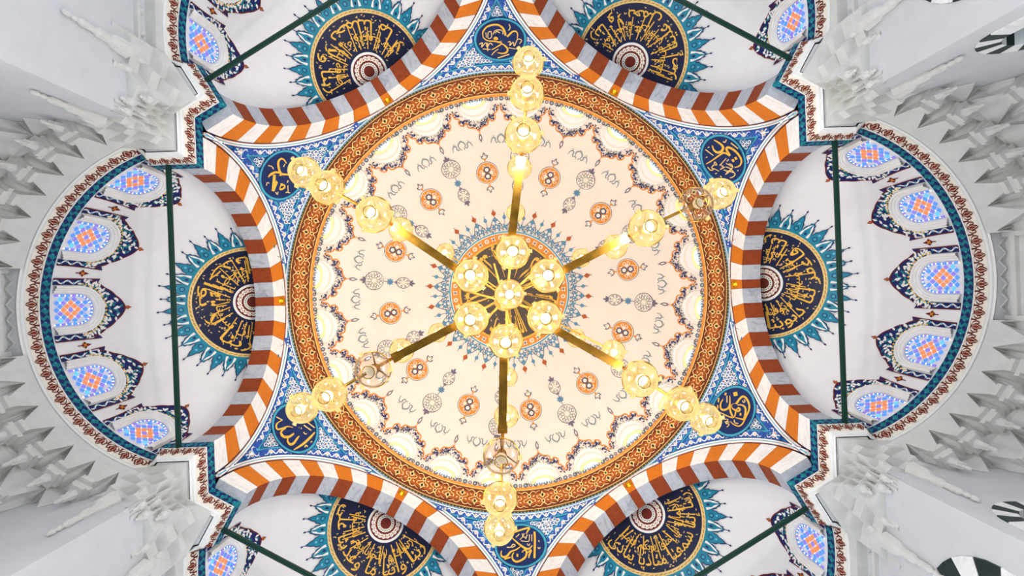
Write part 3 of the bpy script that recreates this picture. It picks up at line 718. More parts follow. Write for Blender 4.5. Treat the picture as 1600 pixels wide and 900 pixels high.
for nm, beta in SIDES:
    s = sh(beta); rot = (0, 0, R(beta))
    mb = MB(); vs = []; fs = []; NA, NE = 64, 24
    for i in range(NA + 1):
        a = R(-88) + R(176) * i / NA
        for k in range(NE + 1):
            e = R(90) * k / NE; vs.append(sd_dir((cos(e) * cos(a), cos(e) * sin(a), sin(e)), 0, s))
    for i in range(NA):
        for k in range(NE): fs.append((i * (NE + 1) + k, (i + 1) * (NE + 1) + k, (i + 1) * (NE + 1) + k + 1, i * (NE + 1) + k + 1))
    mb.add(vs, fs, 'half_dome_paint')
    sd = mb.build('half_dome_ceiling', smooth=True); sd.rotation_euler = rot
    tag(sd, 'white plaster half dome with stained glass windows behind the %s arch' % nm, 'half dome', 'half domes round the hexagon', 'structure')
    # crown medallion
    m = MB(); X = lambda x, y, l: sd_pol(hypot(x, y) * RHO, atan2(y, x), l, s)
    def rband(mb, r0, r1, mm, lift, n=72):
        v = []
        for i in range(n + 1):
            wid = 180 if r1 < 0.4 else 116; p = R(-wid) + R(2 * wid) * i / n; v += [sd_pol(r0 * RHO, p, lift, s), sd_pol(r1 * RHO, p, lift, s)]
        mb.add(v, [(2 * i, 2 * i + 1, 2 * i + 3, 2 * i + 2) for i in range(n)], mm)
    rband(m, 0, 0.28, 'maroon', 0.03); rband(m, 0.28, 0.32, 'white', 0.034)
    for q in range(4): rband(m, 0.32 + 0.15 * q, 0.47 + 0.15 * q, 'deep_navy', 0.03)
    rband(m, 0.92, 0.945, 'deep_navy', 0.03); rband(m, 0.935, 1.0, 'pale_gold', 0.032)
    for k in range(52):
        p = R(-125) + R(250) * k / 52; Y = lambda x, y, l, p=p: sd_pol((0.967 + y) * RHO, p + x, l, s)
        m.poly([(0.008, -0.006), (0.07, 0.004), (0.07, 0.012), (0.008, 0.002)], 'maroon', Y, 0.036)
    for k in range(20):
        p = R(18) * k
        for rr, q in ((0.21, 0.026), (0.12, 0.022)):
            c = (rr * cos(p + rr * 2), rr * sin(p + rr * 2))
            m.disc(c, q * 1.25, 'blossom', X, 0.038, 8); m.disc(c, q * 0.55, 'blossom_red' if rr > 0.15 else 'grey_blue', X, 0.044, 6)
            leaf(m, (c[0] * 1.12, c[1] * 1.12), 0.07, 0.03, p + 1.9, 'white', X, 0.037); leaf(m, c, 0.07, 0.03, p - 1.6, 'white' if rr > 0.15 else 'cobalt', X, 0.036)
    med = m.build('crown_medallion', sd)
    m = MB(); xfp = lambda r, a, l: sd_pol(r * RHO, a, l, s)
    t1, t2 = TEXT[beta]
    # the outward direction is phi = 0; letters stand with their tops to the centre, read right to left
    warp_text(m, t1, 0.83, 0.36, R(90), R(-90), xfp, 0.27, 'gold', 0.05, 2.4, 0.40, 0.004)
    warp_text(m, t2, 0.585, 0.35, R(86), R(-86), xfp, 0.19, 'gold', 0.054, 1.5, 0.42, 0.004)
    rnd = random.Random(beta)
    for k in range(13):
        p = R(-86) + R(172) * (k + rnd.uniform(-0.3, 0.3)) / 12; q = rnd.uniform(-0.12, 0.12); r1 = rnd.uniform(0.6, 0.84)
        m.stroke([(0.37 * cos(p), 0.37 * sin(p)), (r1 * cos(p + q), r1 * sin(p + q))], 0.016, 'gold', X, 0.052, sub=1)
    for k in range(150):
        p = R(rnd.uniform(-95, 95)); r1 = rnd.uniform(0.38, 0.90); leaf(m, (r1 * cos(p), r1 * sin(p)), 0.045, 0.016, rnd.uniform(0, 6.28), 'pale_gold', X, 0.046)
    m.build('calligraphy', med)
    # blue fringe with white split leaves and spikes
    m = MB(); NF = 26
    rband(m, 1.0, 1.13, 'teal', 0.03)
    for k in range(NF):
        p = R(-125) + R(250) * (k + 0.5) / NF; X2 = lambda x, y, l, p=p: sd_pol((1.0 + y) * RHO, p + x / (1 + y), l, s)
        hw = R(250) / NF / 2
        if sd_pol(1.35 * RHO, p, 0, s).x < A + DEPTH + 0.02: continue
        big = k % 2 == 0; tp = 0.37 if big else 0.32
        out = [(-hw, 0), (-hw, 0.13), (-hw * 0.9, 0.2), (-hw * 0.55, 0.23), (-hw * 0.45, 0.28), (-hw * 0.15, tp - 0.04), (0, tp), (hw * 0.15, tp - 0.04), (hw * 0.45, 0.28), (hw * 0.55, 0.23), (hw * 0.9, 0.2), (hw, 0.13), (hw, 0)]
        m.poly(out, 'teal', X2, 0.034); m.stroke(out[1:-1], 0.014, 'navy', X2, 0.042, sub=1)
        if not big:
            for sg in (-1, 1):
                m.poly([(sg * 0.006, 0.27), (sg * 0.045, 0.22), (sg * 0.085, 0.08), (sg * 0.09, 0.04), (sg * 0.045, 0.03), (sg * 0.05, 0.13), (sg * 0.02, 0.19)], 'white', X2, 0.04)
            m.poly([(0, 0.05), (0.025, 0.085), (0, 0.12), (-0.025, 0.085)], 'navy', X2, 0.044)
        else:
            m.disc((0, 0.1), 0.03, 'turquoise', X2, 0.04, 8); m.disc((0, 0.19), 0.02, 'sky_blue', X2, 0.04, 8); m.ring((0, 0.1), 0.028, 0.042, 'navy', X2, 0.044, 10)
        m.stroke([(0, tp - 0.02), (0, tp + 0.06)], 0.012, 'navy', X2, 0.04, sub=1); m.poly([(0, tp + 0.03), (0.018, tp + 0.055), (0, tp + 0.085), (-0.018, tp + 0.055)], 'navy', X2, 0.044)
    m.build('blue_fringe', sd)
    # windows
    for wi, az in enumerate((-57.5, -28.7, 0, 28.7, 57.5)):
        wnum += 1
        W = sd_win(R(az)); W.s = s
        root = empty('window_%d' % wnum); root.rotation_euler = rot
        place = {0: 'first', 1: 'second', 2: 'middle', 3: 'fourth', 4: 'fifth'}[wi]
        tag(root, 'round-headed stained glass window, %s of five counted clockwise in the %s half dome' % (place, nm), 'window', 'stained glass windows of the half domes', 'structure')
        f = MB(); TOP, BOT = 1.09, 0.02
        steps = [(0.53, 0.0), (0.52, 0.10), (0.47, 0.11), (0.455, 0.08), (0.42, 0.085), (0.405, 0.055), (0.37, 0.06), (0.345, 0.02)]
        for (h0, l0), (h1, l1) in zip(steps, steps[1:]):
            o0 = arch_outline(h0, TOP - (0.53 - h0), BOT); o1 = arch_outline(h1, TOP - (0.53 - h1), BOT); v = []
            for a, b in zip(o0, o1): v += [W(a[0], a[1], l0), W(b[0], b[1], l1)]
            f.add(v, [(2 * i, 2 * i + 1, 2 * i + 3, 2 * i + 2) for i in range(len(o0) - 1)], 'white')
        f.build('window_frame', root)
        g = MB(); hw, top = 0.345, TOP - 0.185
        d = 0.150
        for i in range(-14, 15):
            for j in range(-14, 15):
                cx, cy = (i - j) * d * 0.5, 0.43 + (i + j) * d * 0.5
                if cy < BOT + 0.06 or abs(cx) > hw - 0.105: continue
                if cy > top - hw and hypot(cx, cy - (top - hw)) > hw - 0.105: continue
                e = max(abs(i), abs(j))
                col = 'glass_violet' if e == 0 else 'glass_orange' if e == 1 else 'glass_cyan' if (e + (i * j) % 2) % 3 == 0 else 'glass_violet' if (i + 2 * j) % 4 == 0 else 'glass_blue'
                k = d * 0.5 * 0.76
                g.poly([(cx, cy - k), (cx + k, cy), (cx, cy + k), (cx - k, cy)], col, W, 0.02)
                if (i + j) % 2 == 0: g.disc((cx, cy + d * 0.5), 0.013, 'glass_clear', W, 0.024, 6)
        border = arch_outline(hw - 0.04, top - 0.04, BOT + 0.04, 12)
        for i, (a, b) in enumerate(zip(border, border[1:])):
            nseg = max(1, round(hypot(b[0] - a[0], b[1] - a[1]) / 0.12))
            for q in range(nseg):
                p0 = (a[0] + (b[0] - a[0]) * (q + 0.16) / nseg, a[1] + (b[1] - a[1]) * (q + 0.16) / nseg); p1 = (a[0] + (b[0] - a[0]) * (q + 0.9) / nseg, a[1] + (b[1] - a[1]) * (q + 0.9) / nseg)
                g.stroke([p0, p1], 0.048, 'glass_violet' if (i + q) % 3 == 1 else 'glass_blue', W, 0.02, sub=1)
                g.disc((a[0] + (b[0] - a[0]) * (q + 0.02) / nseg, a[1] + (b[1] - a[1]) * (q + 0.02) / nseg), 0.016, 'glass_clear', W, 0.024, 6)
        g.build('stained_glass', root)['kind'] = 'stuff'
        # painted surround of the window on the half dome
        p = MB(); HW = 0.66
        def rout(t): return 0.665 + 0.17 * max(0, sin(t)) ** 4 + 0.15 * max(0.0, 1 - abs(t - pi / 2) / 0.34) + 0.035 * abs(sin(4.5 * (t - pi / 2))) * (1 - abs(cos(t)) ** 6)
        v = []; ZH = TOP - 0.53; arc = []
        for i in range(61):
            t = pi * i / 60; r_ = rout(t); arc.append((-r_ * cos(t), ZH + r_ * sin(t))); v += [W(-r_ * cos(t), ZH + r_ * sin(t), 0.012), W(-0.6 * cos(t), ZH + 0.6 * sin(t), 0.014), W(-0.53 * cos(t), ZH + 0.53 * sin(t), 0.014)]
        p.add(v, [(3 * i + q, 3 * i + q + 1, 3 * i + 4 + q, 3 * i + 3 + q) for i in range(60) for q in (0, 1)], 'navy')
        for sg in (-1, 1):
            v = []
            for i in range(9): yy = BOT + (ZH - BOT) * i / 8; v += [W(sg * 0.665, yy, 0.012), W(sg * 0.53, yy, 0.014)]
            p.add(v, [(2 * i, 2 * i + 1, 2 * i + 3, 2 * i + 2) for i in range(8)], 'navy')
            p.stroke([(sg * 0.67, BOT + (ZH + 0.42 - BOT) * i / 8) for i in range(9)], 0.022, 'maroon', W, 0.022, sub=1)
            p.poly([(sg * 0.68, ZH + 0.46), (sg * 0.68, ZH + 0.25), (sg * 0.56, ZH + 0.40)], 'navy', W, 0.016)
        p.stroke(arc[8:53], 0.026, 'maroon', W, 0.022, sub=1)
        for sg in (-1, 1):
            cur = [(sg * (0.597 + 0.035 * sin(y * 24)), y) for y in [BOT + 0.05 * q for q in range(12)]]
            p.stroke(cur, 0.03, 'white', W, 0.022, sub=2)
            for q in range(5): leaf(p, (sg * 0.597, BOT + 0.06 + 0.12 * q), 0.07, 0.035, pi / 2 + sg * (0.7 if q % 2 else -0.7), 'sky_blue', W, 0.024)
        rnd = random.Random(wi)
        for q in range(64):
            t = pi * (0.05 + 0.90 * q / 63); rr = 0.56 + (rout(t) - 0.62) * (0.1 + 0.4 * (q * 7 % 3)); c = (-rr * cos(t), TOP - 0.53 + rr * sin(t))
            leaf(p, c, 0.11, 0.05, rnd.uniform(0, 6.28), 'white', W, 0.024); leaf(p, (c[0] * 0.97, c[1] - 0.02), 0.09, 0.045, rnd.uniform(0, 6.28), 'teal_green', W, 0.022)
            if q % 3 == 0: p.disc(c, 0.022, 'gold', W, 0.03, 6)
        for q in range(10):
            leaf(p, (rnd.uniform(-0.16, 0.16), rnd.uniform(1.14, 1.36)), 0.09, 0.05, rnd.uniform(0, 6.28), 'teal_green' if q % 3 else 'white', W, 0.025)
        p.stroke([(0, 1.49), (0, 1.56)], 0.025, 'maroon', W, 0.02, sub=1); p.poly([(0, 1.53), (0.04, 1.585), (0, 1.66), (-0.04, 1.585)], 'brick_red', W, 0.022)
        p.stroke([(0, 1.53), (0.04, 1.585), (0, 1.66), (-0.04, 1.585), (0, 1.53)], 0.012, 'maroon', W, 0.026, sub=1)
        p.build('painted_surround', root)
    # small red rosettes between the windows
    r = MB()
    for az in (-43, -14.3, 14.3, 43):
        W = sd_win(R(az)); W.s = s
        r.poly([(0, 0.52), (0.035, 0.565), (0.08, 0.61), (0.035, 0.655), (0.0, 0.75), (-0.035, 0.655), (-0.08, 0.61), (-0.035, 0.565)], 'maroon', W, 0.014)
        for q in range(4): leaf(r, (0, 0.61), 0.055, 0.024, pi / 4 + q * pi / 2, 'orange_paint', W, 0.02)
        r.stroke([(0, 0.46), (0, 0.53)], 0.02, 'maroon', W, 0.016, sub=1)
    r.build('rosettes', sd)
    # tie rod
    t = MB(); tube(t, (A + 0.62 + s, -2.82, ZC + 9.86), (A + 0.62 + s, 2.82, ZC + 9.86), 0.052, 'rod_green', 12)
    o = t.build('tie_rod', smooth=False); o.rotation_euler = rot
    tag(o, 'dark green iron tie rod stretched across the foot of the %s half dome' % nm, 'tie rod', 'tie rods across the half domes')

# =================================================================== CORNICE under the half domes and round the piers
def side_path(beta):             # plan of the upper inner edge, local coordinates, from -y to +y
    s = sh(beta); xc = A + 0.03 + s; xf = A + (0.0 if s == 0 else 0.2)
    def corner(b2):                # meeting point with the neighbouring side, along the local y axis
        x2 = A + (0.0 if sh(b2 % 360) == 0 else 0.2); return (x2 - xf * 0.5) / sin(R(60))
    y0, y1 = corner(beta - 60), corner(beta + 60)
    pts = [(xf, -y0), (xf, -2.776), (xf + 0.95, -2.776), (xf + 1.05, -2.9)]
    a0 = math.acos((xf + 1.15 - xc) / RS); n = 40
    for i in range(n + 1):
        a = -a0 + 2 * a0 * i / n; pts.append((xc + RS * cos(a), RS * sin(a)))
    return pts + [(x, -y) for x, y in reversed(pts[1:4])] + [(xf, y1)]
def offset_path(pts, d):         # to the right-hand (outer) side; the ends are mitred against the neighbouring sides
    out = []; n = len(pts)
    def turn(v, sg): return Vector((v[0] * 0.5 - sg * v[1] * sin(R(60)), sg * v[0] * sin(R(60)) + v[1] * 0.5))
    for i in range(n):
        a = pts[max(0, i - 1)]; p = pts[i]; b = pts[min(n - 1, i + 1)]
        d1 = Vector((p[0] - a[0], p[1] - a[1])) if i else None; d2 = Vector((b[0] - p[0], b[1] - p[1])) if i < n - 1 else None
        if d1 is None: d1 = turn((0, 1), -1)
        if d2 is None: d2 = turn((0, 1), 1)
        d1 = d1.normalized(); d2 = d2.normalized()
        n1 = Vector((d1.y, -d1.x)); n2 = Vector((d2.y, -d2.x)); nn = n1 + n2; l = nn.length_squared
        nn = nn * (2.0 / l) if l > 0.3 else n1
        out.append((p[0] + nn.x * d, p[1] + nn.y * d))
    return out
PROF = [(0.0, 0.0), (0.046, -0.16), (0.052, -0.185), (0.13, -0.385), (0.145, -0.39), (0.165, -0.42), (0.20, -0.425), (0.215, -0.46)]
PM = ['teal_green', 'white', 'cream', 'white', 'white', 'white', 'white']
def prof_at(t):                  # t in segments of PROF
    i = max(0, min(len(PROF) - 2, int(t))); k = t - i
    return PROF[i][0] + (PROF[i + 1][0] - PROF[i][0]) * k, PROF[i][1] + (PROF[i + 1][1] - PROF[i][1]) * k
for nm, beta in SIDES:
    pts = side_path(beta); m = MB(); offs = [offset_path(pts, o) for o, d in PROF]; n = len(pts)
    for k in range(len(PROF) - 1):
        v = []
        for i in range(n): v += [(offs[k][i][0], offs[k][i][1], ZC + HS + PROF[k][1]), (offs[k + 1][i][0], offs[k + 1][i][1], ZC + HS + PROF[k + 1][1])]
        m.add(v, [(2 * i, 2 * i + 1, 2 * i + 3, 2 * i + 2) for i in range(n - 1)], PM[k])
    # top closing strip to the half dome and the backing soffit behind the cornice
    v = []; far = offset_path(pts, 0.35)
    for i in range(n): v += [(offs[0][i][0], offs[0][i][1], ZC + HS), (far[i][0], far[i][1], ZC + HS + 0.02)]
    m.add(v, [(2 * i, 2 * i + 1, 2 * i + 3, 2 * i + 2) for i in range(n - 1)], 'plaster')
    co = m.build('cornice'); co.rotation_euler = (0, 0, R(beta))
    tag(co, 'teal and red painted cornice at the foot of the %s half dome' % nm, 'cornice', 'painted cornices of the half domes', 'structure')
    # lengths
    Ls = [0.0]
    for a, b in zip(pts, pts[1:]): Ls.append(Ls[-1] + hypot(b[0] - a[0], b[1] - a[1]))
    def on(sv, t, lift):
        sv = max(0.0, min(Ls[-1] - 1e-6, sv)); i = 0
        while i < n - 2 and Ls[i + 1] < sv: i += 1
        k = (sv - Ls[i]) / (Ls[i + 1] - Ls[i]); ti = max(0, min(len(PROF) - 2, int(t))); tk = t - ti
        q = []
        for pr in (ti, ti + 1):
            a, b = offs[pr][i], offs[pr][i + 1]; q.append(Vector((a[0] + (b[0] - a[0]) * k, a[1] + (b[1] - a[1]) * k, ZC + HS + PROF[pr][1])))
        a, b = offs[0][i], offs[0][i + 1]; dx, dy = b[0] - a[0], b[1] - a[1]; l = hypot(dx, dy)
        return q[0].lerp(q[1], tk) + Vector((-dy / l * lift, dx / l * lift, -lift * 0.4))
    fz = MB(); tz = MB(); cnt = int(Ls[-1] / 0.27)
    for k in range(cnt):
        sc_ = Ls[-1] * (k + 0.5) / cnt
        X = lambda x, y, l, sc_=sc_: on(sc_ + x * 1.15, 2.0 + y, l)          # palmette: x metres, y 0..1 across the band (0 = top)
        fz.stroke([(0, 0.12), (0.045, 0.42), (0.03, 0.7), (0, 0.97), (-0.03, 0.7), (-0.045, 0.42), (0, 0.12)], 0.021, 'maroon', X, 0.007, sub=2)
        fz.stroke([(0, 0.3), (0, 0.72)], 0.024, 'maroon', X, 0.008, sub=1)
        for sg in (-1, 1):
            fz.stroke([(0, 0.12), (sg * 0.07, 0.2), (sg * 0.098, 0.45), (sg * 0.075, 0.72), (sg * 0.05, 0.55), (sg * 0.06, 0.4)], 0.022, 'maroon', X, 0.006, sub=2)
            fz.stroke([(sg * 0.117, 0.0), (sg * 0.117, 0.42)], 0.02, 'maroon', X, 0.006, sub=1)
            fz.stroke([(sg * 0.117, 0.08), (sg * 0.06, 0.03), (0, 0.12)], 0.018, 'maroon', X, 0.007, sub=2)
        fz.poly([(0, 0.2), (0.03, 0.45), (0, 0.85), (-0.03, 0.45)], 'blossom_red', X, 0.004)
        X = lambda x, y, l, sc_=sc_: on(sc_ + x * 1.15, y, l)                 # teal band
        tz.poly([(-0.117, 0.15), (-0.06, 0.02), (0.0, 0.3), (-0.05, 0.62)], 'navy', X, 0.006); tz.poly([(0.117, 0.85), (0.06, 0.98), (0.0, 0.7), (0.05, 0.4)], 'navy', X, 0.006)
        tz.poly([(-0.11, 0.95), (-0.06, 0.6), (-0.02, 0.95)], 'navy', X, 0.006); tz.poly([(0.11, 0.05), (0.06, 0.4), (0.02, 0.05)], 'navy', X, 0.006)
        tz.disc((-0.085, 0.5), 0.018, 'turquoise', X, 0.008, 6, sy=6); tz.stroke([(-0.117, 0.97), (0.117, 0.97)], 0.05, 'navy', X, 0.005, sub=1)
    fz.build('palmette_frieze', co)['kind'] = 'stuff'; tz.build('leaf_band', co)['kind'] = 'stuff'
# backing soffit: plaster between the cornices and the outer walls
m = MB(); allp = []
for nm, beta in SIDES:
    b = R(beta)
    for x, y in offset_path(side_path(beta), 0.24): allp.append((x * cos(b) - y * sin(b), x * sin(b) + y * cos(b)))
v = []; n = len(allp)
for x, y in allp:
    r = hypot(x, y); v += [(x, y, ZC + HS - 0.44), (x / r * 15, y / r * 15, ZC + HS - 0.44)]
m.add(v, [(2 * i, 2 * i + 1, 2 * ((i + 1) % n) + 1, 2 * ((i + 1) % n)) for i in range(n)], 'plaster')
tag(m.build('soffit_ceiling'), 'plain plaster soffit round the outside of the painted cornices', 'ceiling', kind='structure')

m = MB(); lathe(m, [(15.0, ZC + HS - 0.44), (15.0, ZC + 17.0), (0.01, ZC + 21.5)], 'plaster', 48)  # unseen shell, added to stop sky light leaking in from above
tag(m.build('outer_roof'), 'outer roof shell closing the hall above the domes', 'roof', kind='structure')

# =================================================================== OUTER WALLS AND PIERS
X1, Y1, XB = 6.67, 3.45, 9.7
ZT = ZC + HS - 0.44
QN = {(1, 1): 'lower right', (-1, 1): 'lower left', (-1, -1): 'upper left', (1, -1): 'upper right'}
def wall_grid(mb, p0, p1, z0, z1, m, hole=None):
    # flat wall with an optional round-headed hole: (centre along, half width, spring z, bottom z)
    p0 = Vector((p0[0], p0[1], 0)); p1 = Vector((p1[0], p1[1], 0)); d = (p1 - p0); L = d.length; d.normalize()
    P = lambda s, z: Vector((p0.x + d.x * s, p0.y + d.y * s, z))
    if not hole: mb.add([P(0, z0), P(L, z0), P(L, z1), P(0, z1)], [(0, 1, 2, 3)], m); return
    c, hw, zs, zb = hole
    mb.add([P(0, z0), P(c - hw, z0), P(c - hw, z1), P(0, z1)], [(0, 1, 2, 3)], m); mb.add([P(c + hw, z0), P(L, z0), P(L, z1), P(c + hw, z1)], [(0, 1, 2, 3)], m)
    mb.add([P(c - hw, z0), P(c + hw, z0), P(c + hw, zb), P(c - hw, zb)], [(0, 1, 2, 3)], m)
    n = 16; v = []
    for i in range(n + 1):
        a = pi - pi * i / n; v += [P(c + hw * cos(a), zs + hw * sin(a)), P(c + hw * cos(a), z1)]
    mb.add(v, [(2 * i, 2 * i + 1, 2 * i + 3, 2 * i + 2) for i in range(n)], m)
def striped_opening(name, label, p0, d, nrm, c, hw, zs, zb, ri):
    # voussoirs of black and white marble round a dark recess
    root = empty(name, (p0[0] + d[0] * c, p0[1] + d[1] * c, zs)); D = Vector((d[0], d[1], 0)); N = Vector((nrm[0], nrm[1], 0)); Z = Vector((0, 0, 1))
    k = 9
    for i in range(k):
        mb = MB(); vs = []
        for a in (pi * i / k + 0.006, pi * (i + 0.5) / k, pi * (i + 1) / k - 0.006):
            for r, o in ((hw * 0.995, 0.02), (ri, 0.02), (ri, -0.35), (hw * 0.995, -0.35)): vs.append(D * (r * cos(a)) + Z * (r * sin(a)) + N * o)
        fs = []
        for q in range(2):
            for e in range(4): fs.append((4 * q + e, 4 * q + (e + 1) % 4, 4 * q + 4 + (e + 1) % 4, 4 * q + 4 + e))
        fs += [(0, 1, 2, 3), (8, 9, 10, 11)]; mb.add(vs, fs, 'black_marble' if i % 2 == 0 else 'marble'); mb.build('voussoir', root)
    mb = MB()
    for sg in (-1, 1):
        zz = (zb - zs) / 2; box(mb, D * (sg * (hw + ri) / 2) + Z * zz - N * 0.16, hw - ri, 0.36, zs - zb, 'marble', D, N, Z)
    mb.build('jamb', root)
    mb = MB(); pts = [D * ri + Z * (zb - zs)] + [D * (ri * cos(pi * i / 16)) + Z * (ri * sin(pi * i / 16)) for i in range(17)] + [-D * ri + Z * (zb - zs)]
    mb.add([p - N * 0.33 for p in pts], [tuple(range(len(pts)))], 'recess_blue'); mb.build('recess_panel', root)
    tag(root, label, 'window', kind='structure'); return root
wn = wnum
for (sx, sy), qn in QN.items():
    # face of the pier towards the end bay (plane y) and towards the diagonal bay (plane x)
    m = MB()
    if sx > 0:
        wall_grid(m, (X1, sy * Y1), (XB, sy * Y1), 0, ZT, 'plaster', (0.93, 0.62, ZC + 6.95, ZC + 4.6))
    else: wall_grid(m, (-X1, sy * Y1), (-XB, sy * Y1), 0, ZT, 'plaster')
    o = m.build('wall_' + qn.replace(' ', '_') + '_bay'); tag(o, 'shaded plaster wall of the %s bay beneath the stalactite vault, %s' % ('right' if sx > 0 else 'left', 'nearer the bottom' if sy > 0 else 'nearer the top'), 'wall', kind='structure')
    m = MB()
    if sx > 0: wall_grid(m, (X1, sy * Y1), (X1, sy * 11.0), 0, ZT, 'plaster', (1.72, 1.22, ZC + 6.75, ZC + 3.6))
    else: wall_grid(m, (-X1, sy * Y1), (-X1, sy * 11.0), 0, ZT, 'plaster')
    o = m.build('wall_' + qn.replace(' ', '_')); tag(o, 'bright plaster wall beside the %s half dome' % qn, 'wall', kind='structure')
    if sx > 0:
        wn += 1; striped_opening('window_%d' % wn, 'narrow black and white striped arch in the shaded wall, %s corner' % qn, (X1, sy * Y1), (1, 0), (0, -sy), 0.93, 0.62, ZC + 6.95, ZC + 4.6, 0.34)
        wn += 1; striped_opening('window_%d' % wn, 'wide black and white striped arch in the bright wall, %s corner' % qn, (X1, sy * Y1), (0, sy), (-1, 0), 1.72, 1.22, ZC + 6.75, ZC + 3.6, 0.78)
for sx, nm in ((-1, 'left'), (1, 'right')):
    m = MB(); wall_grid(m, (sx * XB, -Y1), (sx * XB, Y1), ZC + 3.0, ZT, 'stone_white')
    o = m.build('wall_%s' % nm); tag(o, 'end wall of the %s bay between the two stalactite corners' % nm, 'wall', kind='structure')
    # framed strip with bosses
    m = MB()
    for yy in (-0.80, 0.80): box(m, (sx * (XB - 0.03), yy, ZT - 0.9), 0.08, 0.09, 1.8, 'stone_white')
    box(m, (sx * (XB - 0.03), 0, ZT - 0.2), 0.10, 1.6, 0.10, 'stone_white'); box(m, (sx * (XB - 0.03), 0, ZT - 0.75), 0.10, 1.6, 0.06, 'stone_white')
    m.build('panel_moulding', o)
    for k in range(10):            # zigzag ribs on the soffit between the cornice and the end wall
        y0, y1 = -0.75 + 0.15 * k, -0.60 + 0.15 * k; xa, xb = (XB - 0.16, XB - 0.02) if k % 2 else (XB - 0.02, XB - 0.16); m = MB()
        pa = Vector((sx * xa, y0, ZT - 0.02)); pb = Vector((sx * xb, y1, ZT - 0.02)); e = (pb - pa); l = e.length; e.normalize(); box(m, (pa + pb) / 2, l, 0.022, 0.03, 'stone_white', e, Vector((-e.y, e.x, 0)), Vector((0, 0, 1)))
        m.build('rib', o)
    for k in range(4):
        m = MB(); lathe(m, [(0.0, 0.05), (0.04, 0.045), (0.06, 0.02), (0.075, 0.0)], 'stone_white', 12)
        b = m.build('boss', o, True); b.rotation_euler = (0, R(-90 * sx), 0); b.location = (sx * (XB - 0.02), -0.54 + 0.36 * k, ZT - 0.48)
for sx in (-1, 1):
    for sy in (-1, 1):
        # strip with bosses beside the diagonal half domes
        m = MB(); qn = QN[(sx, sy)]
        box(m, (sx * (X1 - 0.10), sy * 6.5, ZT - 0.09), 0.2, 3.4, 0.2, 'stone_white'); box(m, (sx * (X1 - 0.04), sy * 6.5, ZT - 0.45), 0.08, 3.4, 0.06, 'stone_white')
        o = m.build('frieze_trim'); tag(o, 'pale stone frieze strip with round bosses beside the %s half dome' % qn, 'frieze', kind='structure')
        for k in range(4):
            m = MB(); lathe(m, [(0.0, 0.05), (0.04, 0.045), (0.06, 0.02), (0.075, 0.0)], 'stone_white', 12)
            b = m.build('boss', o, True); b.rotation_euler = (0, R(-90 * sx), 0); b.location = (sx * (X1 - 0.005), sy * (5.15 + 0.42 * k), ZT - 0.3)

# =================================================================== STALACTITE VAULT (muqarnas) in the corners of the end bays
def pendant_mesh():
    mb = MB(); prof = [(0.0, -0.46), (0.028, -0.44), (0.04, -0.38), (0.034, -0.33), (0.055, -0.27), (0.05, -0.2), (0.085, -0.12), (0.1, 0.0), (0.1, 0.08)]
    lathe(mb, prof, 'stone_white', 6)
    for k in range(6):
        a = pi / 3 * k; box(mb, (0.055 * cos(a), 0.055 * sin(a), -0.24), 0.03, 0.03, 0.12, 'stone_white', tx=0.4)
    return mb.mesh('pendant')
PEND = pendant_mesh()
BX = A + 0.03
def clip_poly(P):                # keep the part of a polygon that lies inside the bay (local x outward, y >= 0 side)
    for ax, lim, sg in ((0, XB - 0.005, 1), (1, Y1 - 0.005, 1), (1, 0.84, -1), (0, X1 + 0.02, -1)):
        out = []
        for i, p in enumerate(P):
            q = P[(i + 1) % len(P)]; fp, fq = sg * (lim - p[ax]), sg * (lim - q[ax])
            if fp >= 0: out.append(p)
            if (fp >= 0) != (fq >= 0): t = fp / (fp - fq); out.append(p.lerp(q, t))
        P = out
        if len(P) < 3: return None
    return P
def vpt(psi, r, h): return Vector((BX + r * cos(psi), r * sin(psi), ZC + h))
TIERS = [(3.45, 9.44, 3.82, 9.02, R(8.4), 0.0), (4.02, 8.98, 4.40, 8.46, R(10.2), 0.5), (4.58, 8.42, 5.05, 7.75, R(11.5), 0.0)]
